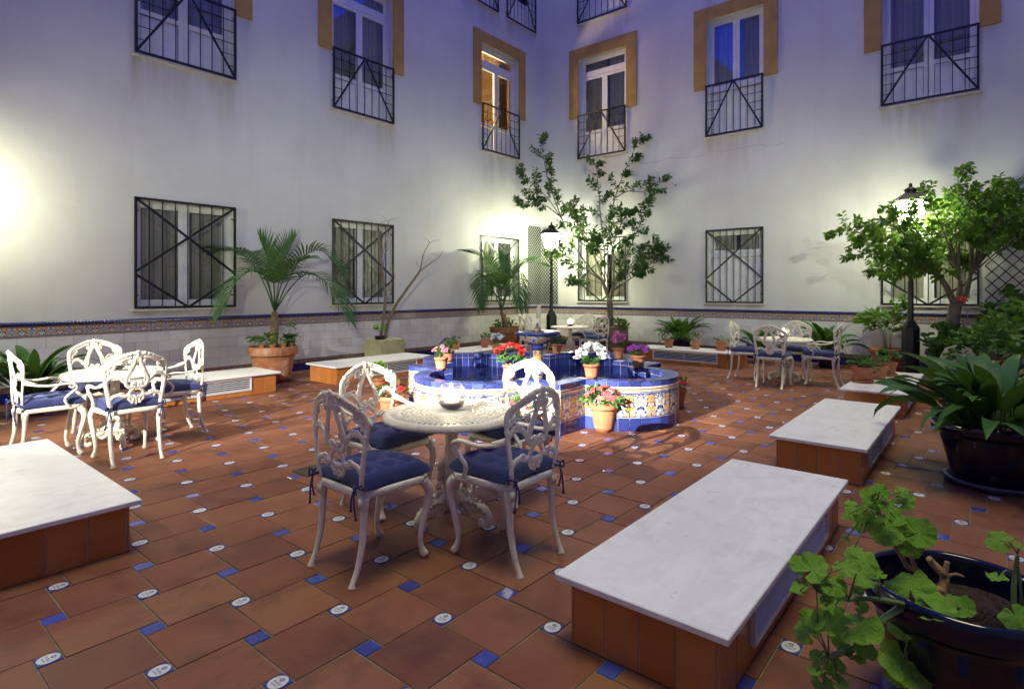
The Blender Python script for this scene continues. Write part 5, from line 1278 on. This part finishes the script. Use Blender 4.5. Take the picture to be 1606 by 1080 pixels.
t1, B1 = palm('tall feathery palm in the big terracotta pot before the long wall', (4.70, 8.92), 0.38, 0.57, cr1,
     [([(412, 440), (385, 402), (345, 392), (312, 416)], 0.35, 0.8), ([(418, 440), (400, 424), (372, 440), (346, 492)], -0.9, 1.0), ([(429, 440), (420, 405), (408, 376)], -0.25, 0.35), ([(438, 440), (449, 400), (462, 374)], 0.4, 0.35), ([(450, 445), (474, 404), (505, 394), (536, 430)], -0.1, 0.8), ([(455, 452), (482, 430), (515, 446), (546, 500)], -0.7, 1.0), ([(440, 450), (456, 420), (484, 404)], -1.1, 0.9), ([(420, 440), (402, 402), (372, 388)], 0.7, 0.8)], 51, 0.42)
bush(61, 150, 0.34, 0.12, 0.66, 0.07, 0.05).build('foliage', 'ivy', t1)
inner = MB().lathe([(0.001, 0), (0.085, 0), (0.12, 0.20), (0.11, 0.20), (0.09, 0.17), (0.001, 0.16)], 20)
ip = potted('little black plastic pot with a seedling, tucked into the palm pot', 4.93, 8.80, 0.56, 0.10, 0.19, herb(26, 0.07, 0.09, 0.12, 0.06, 0.04), 62, potmat='black')
THUMB = ['thumb-sized terracotta pot in the big palm pot, outermost towards the bright bench', 'thumb-sized terracotta pot in the big palm pot, second from the bright bench', 'thumb-sized terracotta pot in the big palm pot, third, under the trunk', 'thumb-sized terracotta pot in the big palm pot, beside the black plastic pot']
for k in range(4):
    a = -2.6+0.55*k; potted(THUMB[k], 4.70+0.30*cos(a), 8.92+0.30*sin(a), 0.52, 0.045, 0.10, herb(14, 0.05, 0.05, 0.03, 0.05, 0.035), 63+k, group='thumb pots inside the big palm pot')
D2 = depth(10.62, 9.0)
t2, B2 = palm('smaller palm near the corner with ivy spilling from its pot', (10.62, 9.0), 0.37, 0.60, at(787, 489, D2),
     [([(777, 440), (760, 406), (728, 394)], -0.4, 0.8), ([(775, 442), (757, 428), (743, 488)], 0.3, 1.1), ([(772, 450), (763, 436), (756, 480)], -0.8, 1.1), ([(800, 440), (815, 424), (822, 482)], 0.1, 1.1), ([(797, 448), (806, 438), (813, 482)], -0.8, 1.0), ([(804, 436), (828, 412), (860, 418)], 0.1, 0.8), ([(786, 445), (783, 400)], 0.2, 0.4), ([(798, 435), (815, 410), (838, 408)], 0.7, 0.6), ([(778, 435), (765, 410), (740, 408)], 0.7, 0.8)], 52, 0.46)
iv = bush(71, 340, 0.34, 0.24, 0.50, 0.075, 0.06)
for q in range(3):
    b2 = bush(72+q, 90, 0.16, 0.26, 0.36-0.05*q, 0.075, 0.06); iv.merge(b2, Matrix.Translation((0.30*SY+0.02*q, -0.30*CY-0.06*q, 0)))
iv.build('ivy', 'ivy', t2)

# --- dry tree in the mossy cube planter
pl = thing('cube_planter', 'mossy yellow-green square stone planter holding a bare two-stemmed tree', 'planter', (7.15, 9.20, 0), 0)
MB().cbox(-0.29, 0.29, -0.26, 0.26, 0, 0.52, 0.008).build('box', 'moss', pl)
sb = MB().box(-0.25, 0.25, -0.22, 0.22, 0.5, 0.515); sb.build('soil', 'soil', pl)
dd = depth(7.15, 9.20)
dt = thing('bare_tree', 'bare leafless twiggy tree with two leaning stems in the mossy planter', 'tree', (7.15, 9.20, 0.51), 0); BD = Vector((7.15, 9.20, 0.51))
def limb(parent, name, pts, r0, r1, B, mat, n=7):
    P = crs(pts, 5); return MB().tube([p-B for p in P], [lerp(r0, r1, k/(len(P)-1)) for k in range(len(P))], n).build(name, mat, parent)
S = lambda *p: [at(x, y, dd+q) for x, y, q in p]
limb(dt, 'stem', S((597, 531, 0), (600, 508, 0), (604, 470, 0.05), (600, 430, 0.05), (598, 405, 0), (594, 370, 0), (591, 355, 0)), 0.035, 0.008, BD, 'twig')
limb(dt, 'stem', S((604, 531, 0), (609, 505, -.05), (620, 480, -.1), (637, 455, -.15), (655, 430, -.2), (660, 422, -.2)), 0.04, 0.018, BD, 'twig')
for pts, r0, r1 in [(((598, 410, 0), (604, 380, .1), (609, 350, .15), (612, 345, .15)), .012, .004), (((612, 345, .15), (620, 343, .1), (627, 342, .1)), .004, .002), (((609, 348, .15), (602, 341, .1), (597, 338, .1)), .004, .002), (((591, 355, 0), (584, 349, .05), (575, 342, .1)), .006, .002), (((592, 356, 0), (600, 348, 0), (608, 346, 0)), .005, .002),
                    (((605, 465, 0), (613, 440, .1), (617, 420, .15), (612, 412, .1)), .010, .004), (((617, 420, .15), (620, 416, .1)), .004, .002), (((600, 412, 0), (590, 405, -.1), (582, 397, -.1)), .006, .002), (((602, 400, 0), (610, 388, -.05), (614, 378, -.1)), .006, .003),
                    (((660, 422, -.2), (664, 400, -.2), (674, 380, -.25)), .013, .006), (((674, 380, -.25), (684, 377, -.2), (692, 377, -.2)), .005, .002), (((674, 380, -.25), (670, 376, -.2), (665, 374, -.2)), .005, .002), (((660, 424, -.2), (675, 413, -.3), (690, 402, -.35), (695, 392, -.4)), .011, .003), (((690, 402, -.35), (680, 398, -.3), (676, 398, -.3)), .004, .002), (((660, 422, -.2), (655, 415, -.1), (653, 410, -.1)), .006, .003), (((664, 405, -.2), (662, 400, -.2), (662, 404, -.1)), .005, .003), (((606, 500, 0), (612, 480, .1), (614, 455, .2), (620, 430, .2)), .008, .003)]:
    limb(dt, 'twig', S(*pts), r0, r1, BD, 'twig', 5)
bw = potted('shallow navy bowl with a small round-leaved sprout on the mossy planter', 6.98, 9.12, 0.512, 0.115, 0.075, (16, 0.10, 0.08, 0.16, 0.085, 0.08, 'round', 'ger'), 81, potmat='navy', taper=0.8)

# --- trees
def tree(name, label, base, trunk, shoots, leaf, seed, bark, dens, tw_len, mat, planter_z):
    B = Vector((base[0], base[1], planter_z)); t = thing(name, label, 'tree', B, 0); d0 = depth(base[0], base[1]); r = random.Random(seed)
    tm = MB()
    for pts, r0, r1 in trunk:
        P = crs([at(x, y, d0+q)-B for x, y, q in pts], 5); tm.tube(P, [lerp(r0, r1, k/(len(P)-1)) for k in range(len(P))], 10)
    tm.build('trunk', bark, t)
    bm_ = MB(); lm = MB(); L, w = leaf
    def leaves_along(P, a0, n):
        for k in range(n):
            q = lerp(a0, 1, r.random()**0.8)*(len(P)-1); i = min(int(q), len(P)-2); p = P[i].lerp(P[i+1], q-i); d = (P[i+1]-P[i]).normalized()
            o = (rdir(r, -1, 1)); o = (o - d*o.dot(d)).normalized()
            dd_ = (o*0.9 + d*0.7 + Vector((0, 0, -0.25))).normalized(); s = r.uniform(0.65, 1.15)
            add_leaf(lm, p+o*0.012, dd_, (Vector((0, 0, 1))+rdir(r, -0.5, 0.5)*0.8).normalized(), L*s, w*s, r.uniform(0.1, 0.35), r.uniform(0.05, 0.4))
    for pts, r0, tw in shoots:
        P = crs([at(x, y, d0+q)-B for x, y, q in pts], 6)
        bm_.tube(P, [lerp(r0, 0.004, (k/(len(P)-1))**0.8) for k in range(len(P))], 6)
        leaves_along(P, 0.45, int(dens*1.2))
        for k in range(tw):
            q = lerp(0.28, 0.97, (k+r.random())/tw)*(len(P)-1); i = min(int(q), len(P)-2); p = P[i].lerp(P[i+1], q-i); d = (P[i+1]-P[i]).normalized()
            o = rdir(r, -0.7, 1); o = (o-d*o.dot(d)).normalized(); dr_ = (d*0.75+o*0.9+Vector((0, 0, 0.12))).normalized(); ln = tw_len*r.uniform(0.5, 1.25)*(1-0.45*q/len(P))
            Q = [p, p+dr_*ln*0.5, p+dr_*ln+Vector((0, 0, r.uniform(-0.1, 0.05)*ln))]
            bm_.tube(Q, [0.006, 0.004, 0.002], 4); leaves_along(Q, 0.1, int(dens*r.uniform(0.6, 1.2)))
    bm_.build('branch', bark, t); lm.build('crown', mat, t)
    return t
tree('ficus_tree', 'slender tree with long wispy shoots standing in the brown planter by the corner lamp', (12.3, 7.08),
     [([(957, 520, 0), (957, 495, 0), (956, 468, 0)], 0.085, 0.07), ([(956, 470, 0), (949, 452, 0.05), (945, 440, 0.1)], 0.05, 0.035), ([(956, 470, 0), (961, 455, -0.05), (963, 440, -.1)], 0.055, 0.04)],
     [([(946, 442, .1), (925, 420, .2), (900, 385, .3), (880, 340, .4), (862, 290, .3), (852, 245, .2), (848, 212, .2)], .03, 15), ([(882, 345, .4), (862, 315, .1), (840, 292, -.1), (814, 271, -.2)], .016, 9), ([(876, 338, .4), (855, 322, .2), (833, 320, .1), (812, 318, 0)], .014, 8),
      ([(948, 450, .05), (948, 400, -.2), (942, 340, -.3), (938, 290, -.4), (934, 256, -.4)], .022, 11), ([(962, 445, -.1), (962, 400, .2), (955, 355, .3), (968, 300, .3), (988, 250, .2), (1007, 208, .1)], .03, 15), ([(966, 310, .3), (985, 300, .2), (1010, 300, 0), (1040, 283, -.1), (1070, 296, -.1)], .016, 9), ([(1020, 294, 0), (1045, 277, .1), (1068, 268, .1)], .010, 5),
      ([(963, 442, -.1), (985, 395, -.4), (1005, 350, -.5), (1024, 312, -.5)], .022, 10), ([(962, 450, -.1), (990, 415, .3), (1010, 390, .4), (1028, 352, .5)], .02, 9), ([(970, 440, -.1), (1000, 410, -.1), (1035, 383, -.2)], .018, 9), ([(966, 450, -.1), (1000, 430, -.3), (1030, 405, -.4), (1038, 396, -.4)], .016, 9),
      ([(946, 442, .1), (915, 420, -.2), (885, 400, -.3), (868, 392, -.3)], .02, 10), ([(945, 445, .1), (918, 438, .3), (900, 442, .3)], .012, 6), ([(948, 445, .1), (930, 400, .5), (915, 360, .7), (900, 330, .7)], .02, 10), ([(955, 440, 0), (960, 390, -.6), (975, 350, -.8), (985, 330, -.8)], .02, 10), ([(950, 440, 0), (925, 385, -.5), (905, 350, -.7), (895, 325, -.8)], .02, 10), ([(957, 445, 0), (985, 430, -.7), (1010, 425, -.9)], .014, 8), ([(955, 445, 0), (940, 395, -.9), (930, 375, -1.0)], .014, 8), ([(962, 440, 0), (985, 400, .7), (1000, 375, .8)], .014, 8)],
     (0.105, 0.048), 5, 'bark', 46, 0.50, 'tree', 0.55)
pb = thing('square_planter', 'brown square planter under the slender tree with trailing ivy', 'planter', (12.3, 7.08, 0), 0.1)
MB().cbox(-0.32, 0.32, -0.32, 0.32, 0, 0.62, 0.01).build('box', 'brownplanter', pb)
MB().box(-0.29, 0.29, -0.29, 0.29, 0.60, 0.628).build('soil', 'soil', pb)
iv = bush(91, 170, 0.34, 0.12, 0.68, 0.07, 0.055); iv.merge(bush(92, 110, 0.14, 0.25, 0.50, 0.07, 0.055), Matrix.Translation((-0.12, -0.36, 0))); iv.build('ivy', 'ivy', pb)
potted('little terracotta pot set among the ivy of the brown planter', 12.02, 7.30, 0.625, 0.08, 0.12, herb(20, 0.07, 0.05, 0.02), 93)
potted('small fern in a black pot at the foot of the brown planter', 11.75, 7.15, 0, 0.12, 0.2, herb(60, 0.22, 0.14, 0.12, 0.16, 0.03, 'palm'), 94, potmat='black')
R2_ = []
rt_ = random.Random(8)
tips = [(1318, 360), (1338, 378), (1350, 398), (1372, 425), (1380, 345), (1405, 330), (1445, 305), (1452, 318), (1502, 270), (1475, 345), (1520, 300), (1545, 310), (1568, 295), (1592, 285), (1602, 315), (1632, 335), (1548, 372), (1585, 360), (1625, 372), (1478, 395), (1430, 385), (1400, 400), (1362, 365), (1500, 330), (1530, 345), (1560, 335), (1460, 420), (1520, 410), (1410, 425), (1440, 355), (1610, 345), (1575, 325), (1655, 310), (1490, 310)]
for k, (x, y) in enumerate(tips):
    f0 = (1472, 432, -.1) if x < 1440 else ((1505, 440, .05) if x < 1515 else (1522, 432, .1)); q = rt_.uniform(-0.75, 0.55)
    R2_.append(([f0, (lerp(f0[0], x, 0.4), lerp(f0[1], y, 0.5)-6, q*0.4), (lerp(f0[0], x, 0.75), lerp(f0[1], y, 0.85)-3, q*0.8), (x, y, q)], 0.018, 10))
tree('orange_tree', 'bushy glossy-leaved tree around the lit lantern, forked grey trunk', (11.72, 0.47),
     [([(1489, 575, 0), (1491, 540, 0), (1494, 505, 0), (1499, 478, 0)], 0.105, 0.085), ([(1499, 482, 0), (1487, 455, -.05), (1470, 430, -.1), (1440, 412, -.2)], 0.06, 0.022), ([(1497, 485, 0), (1505, 460, 0), (1506, 440, .05)], 0.05, 0.03), ([(1500, 482, 0), (1514, 460, .05), (1522, 432, .1)], 0.06, 0.03)],
     R2_, (0.082, 0.044), 6, 'bark', 38, 0.42, 'tree2', 0.40)
pq = thing('stone_planter', 'grey stone planter under the forked tree hidden by round leaves', 'planter', (11.72, 0.47, 0), 0)
MB().lathe([(0.001, 0), (0.26, 0), (0.30, 0.05), (0.33, 0.40), (0.36, 0.42), (0.36, 0.46), (0.32, 0.46), (0.30, 0.43)], 28).build('pot', 'greystone', pq); soil(pq, 0.31, 0.42)
gb = bush(95, 330, 0.42, 0.26, 0.64, 0.115, 0.14, 'round', -0.7); gb.merge(bush(96, 90, 0.2, 0.25, 0.40, 0.13, 0.13, 'round', -0.8), Matrix.Translation((-0.42, 0.1, 0))); gb.build('foliage', 'herb', pq)
bp = thing('square_planter', 'beige square planter behind the big broad leaves', 'planter', (8.9, 0.02, 0), 0.0)
MB().cbox(-0.33, 0.33, -0.30, 0.30, 0, 0.47, 0.01).build('box', 'beige', bp); MB().box(-0.29, 0.29, -0.26, 0.26, 0.45, 0.475).build('soil', 'soil', bp)
gg = bush(97, 360, 0.40, 0.30, 0.80, 0.088, 0.1, 'round', -0.5); gg.build('foliage', 'herb', bp)
gs = thing('garden_stone', 'rounded grey stone standing between the planters', 'stone', (10.1, 0.33, 0), 0)
MB().lathe([(0.001, 0), (0.22, 0), (0.25, 0.2), (0.23, 0.5), (0.15, 0.66), (0.001, 0.72)], 20, wob=lambda a, z: 1+0.08*sin(2*a+z*5)).build('body', 'greystone', gs)
potted('tall leafy geranium bush in a terracotta pot at the far right', 10.0, -0.55, 0, 0.26, 0.42, (420, 0.55, 0.50, 0.42, 0.11, 0.1, 'round', 'herb'), 98)
potted('lanky geranium with a single stem against the wide trellis', 12.2, -0.15, 0, 0.22, 0.4, (150, 0.34, 0.55, 0.55, 0.14, 0.14, 'round', 'herb'), 99)
potted('leafy shrub in a big terracotta pot behind the black lamp post', 12.42, 1.42, 0, 0.30, 0.42, herb(150, 0.34, 0.40, 0.42, 0.19, 0.09, 'tree2'), 100, taper=0.75)
fl1 = thing('red_flower', 'single bright red geranium bloom against the forked trunk', 'flower', at(1509, 471, 8.6))
flowers(3, [((0, 0, 0), (0, 0, 1)), ((0.03, 0.02, 0.01), (0.3, 0, 1)), ((-0.03, -0.01, 0), (-0.3, 0, 1))], 0.055, 'cluster').build('bloom', PET['red'], fl1)
zf = fl1.location.z; MB().tube(crs([(0, 0, -0.02), (0.06, -0.1, -0.35), (8.9-fl1.location.x-0.1, 0.02-fl1.location.y, 0.75-zf)], 6), 0.005, 5).build('stem', 'stemg', fl1)

# --- foreground geranium in its big navy pot; leaves are parts
GX, GY, GR, GH = 2.496, 0.075, 0.285, 0.45
fg = thing('potted_geranium', 'straggly geranium with bare stubs in a glossy navy pot in the near corner', 'potted plant', (GX, GY, 0), 0); BG = Vector((GX, GY, 0))
MB().lathe([(0.001, 0), (0.20, 0), (0.235, 0.03), (0.225, 0.045), (0.19, 0.02), (0.05, 0.016)], 40).build('saucer', dish_mat, fg)
pp = [(0.001, 0.018), (0.175, 0.018), (0.185, 0.03)] + [(lerp(0.185, 0.262, k/10), 0.03+0.33*k/10) for k in range(1, 11)] + [(0.282, 0.365), (0.287, 0.375), (0.287, 0.44), (0.281, 0.45), (0.268, 0.45), (0.262, 0.444)] + [(lerp(0.262, 0.235, k/12)+0.0025*(k % 2), lerp(0.44, 0.30, k/12)) for k in range(1, 13)]
MB().lathe(pp, 56).build('pot', 'navy', fg)
sg = MB(); ng = 72; nr = 18; rs = random.Random(4); vs = [(0, 0, 0.345)]
for q in range(1, nr+1):
    for j in range(ng):
        a = 2*pi*j/ng; rr_ = 0.247*q/nr; vs.append((rr_*cos(a), rr_*sin(a), 0.34+rs.uniform(-0.009, 0.011)*(q < nr)+0.012*sin(3*a+q*0.5)+(0.012 if rs.random() > 0.93 else 0)))
sg.add(vs, [(0, 1+j, 1+(j+1) % ng) for j in range(ng)]+[(1+k*ng+j, 1+(k+1)*ng+j, 1+(k+1)*ng+(j+1) % ng, 1+k*ng+(j+1) % ng) for k in range(nr-1) for j in range(ng)]).build('soil', 'soil', fg)
dg = depth(GX, GY)
SG = lambda *p: [at(x, y, q) for x, y, q in p]
limb(fg, 'stem', SG((1480, 950, 1.98), (1478, 925, 1.99), (1482, 905, 2.0), (1475, 895, 2.0), (1462, 882, 2.01), (1457, 875, 2.01)), 0.017, 0.011, BG, 'woody', 9)
limb(fg, 'stem', SG((1480, 905, 2.0), (1484, 890, 2.0), (1486, 880, 2.0)), 0.011, 0.008, BG, 'woody')
limb(fg, 'stem', SG((1484, 905, 2.0), (1498, 900, 1.98), (1512, 904, 1.97)), 0.008, 0.003, BG, 'woody')
limb(fg, 'stem', SG((1475, 925, 1.99), (1458, 928, 1.97), (1448, 945, 1.94), (1436, 950, 1.90)), 0.015, 0.011, BG, 'woody')
limb(fg, 'stem', SG((1450, 912, 1.99), (1440, 895, 2.0), (1425, 890, 2.02), (1412, 868, 2.03), (1400, 852, 2.04), (1385, 825, 2.05), (1375, 800, 2.05)), 0.011, 0.006, BG, 'woody')
limb(fg, 'stem', SG((1445, 908, 1.99), (1434, 885, 1.99), (1428, 870, 1.99)), 0.009, 0.006, BG, 'woody')
limb(fg, 'stem', SG((1440, 950, 1.92), (1412, 946, 1.86), (1380, 940, 1.80), (1350, 938, 1.78), (1330, 940, 1.78)), 0.010, 0.006, BG, 'stemg')
limb(fg, 'stem', SG((1425, 945, 1.90), (1398, 962, 1.84), (1380, 976, 1.80), (1350, 1010, 1.76), (1320, 1022, 1.74), (1300, 1030, 1.74)), 0.013, 0.008, BG, 'stemg')
limb(fg, 'stem', SG((1592, 965, 1.85), (1590, 930, 1.86), (1592, 900, 1.87), (1596, 870, 1.87)), 0.009, 0.006, BG, 'stemg')
limb(fg, 'stem', SG((1605, 965, 1.86), (1602, 935, 1.86), (1596, 880, 1.87)), 0.005, 0.004, BG, 'stemg')
GLF = []
for k in range(6):
    m = MB(); r = random.Random(100+k); n = 52; vs = [(0, 0, 0)]
    for ring, q in enumerate((0.3, 0.62, 0.85, 1.0)):
        for j in range(n+1):
            a = -pi*0.93+2*pi*0.93*j/n
            rad = q*(1+(0.050*cos(7*a+k)+0.024*cos(22*a))*q*q)*(1-0.22*exp(-((abs(a)-pi*0.93)/0.5)**2))
            z = 0.20*q*q*(1 if k % 2 else -0.7)+0.15*q*q*sin(3*a+k)+0.07*q*cos(7*a+k)*(1 if ring else 0)+0.05*q*q*sin(11*a)
            vs.append((rad*cos(a), rad*sin(a), z))
    f = [(0, 1+j, 2+j) for j in range(n)] + [(1+g*(n+1)+j, 1+(g+1)*(n+1)+j, 2+(g+1)*(n+1)+j, 2+g*(n+1)+j) for g in range(3) for j in range(n)]
    GLF.append(m.add(vs, f, True).mesh('leaf', 'gerbig'))
LV_ = [(1388, 826, 52), (1441, 836, 44), (1424, 850, 40), (1363, 779, 26), (1338, 794, 22), (1366, 791, 25), (1392, 790, 28), (1418, 789, 25), (1329, 807, 16), (1350, 825, 20), (1355, 880, 38), (1274, 893, 46), (1323, 890, 35), (1355, 905, 46), (1312, 919, 28), (1346, 928, 18), (1427, 923, 62), (1465, 955, 56), (1495, 1000, 58), (1508, 953, 36), (1415, 982, 36), (1421, 1042, 70), (1309, 948, 36), (1350, 951, 20), (1346, 982, 62), (1297, 980, 46), (1266, 990, 36), (1254, 926, 26), (1293, 1037, 32), (1312, 1048, 26), (1292, 1072, 36), (1335, 1028, 36), (1358, 1017, 30), (1290, 910, 22), (1567, 847, 36), (1564, 906, 26), (1592, 965, 40), (1602, 858, 20), (1380, 770, 24), (1405, 812, 26), (1352, 806, 26), (1372, 812, 22), (1410, 835, 30), (1268, 968, 24), (1320, 1000, 30), (1280, 1052, 26), (1340, 858, 20), (1300, 930, 24), (1336, 968, 26)]
rg = random.Random(12)
LV_ += [(x+rg.uniform(-26, 26), y+rg.uniform(-22, 22), s_*rg.uniform(0.4, 0.75)) for x, y, s_ in LV_ if x < 1430 and rg.random() < 0.6]
anch = [at(1375, 800, 2.05), at(1400, 852, 2.04), at(1330, 940, 1.78), at(1380, 940, 1.80), at(1300, 1028, 1.74), at(1350, 1010, 1.76), at(1436, 950, 1.90), at(1592, 900, 1.87), at(1596, 868, 1.87), at(1592, 962, 1.85), at(1280, 925, 1.76)]
limb(fg, 'stem', SG((1330, 940, 1.78), (1305, 936, 1.77), (1280, 925, 1.76)), 0.006, 0.004, BG, 'stemg')
for k, (x, y, s) in enumerate(LV_):
    q = 2.03 if y < 860 and x < 1450 else (1.86 if x > 1540 else (1.88 if x > 1400 else 1.78)); q += rg.uniform(-0.07, 0.05)
    p = at(x, y, q); R = s/2/903.1*q*1.12
    a = min(anch, key=lambda w: (w-p).length)
    toc = (Vector((0, 0, CAMH))-p).normalized(); nrm = (Vector((0, 0, 1))*0.75 + toc*rg.uniform(0.35, 1.0) + rdir(rg, -0.4, 0.4)*0.45).normalized()
    out = (p-a); out = out - nrm*out.dot(nrm); out = out.normalized() if out.length > 1e-3 else nrm.orthogonal().normalized()
    yv = nrm.cross(out); M_ = Matrix((out, yv, nrm)).transposed()
    o = put('leaf', GLF[k % 6], fg, p-BG, M_.to_euler(), R)
    mid = (a+p)/2+Vector((0, 0, 0.02)); base = p - out*R*0.05
    MB().tube([a-BG, mid-BG, base-BG], [0.0028, 0.0024, 0.002], 5).build('leaf_stalk', 'stemg', fg)
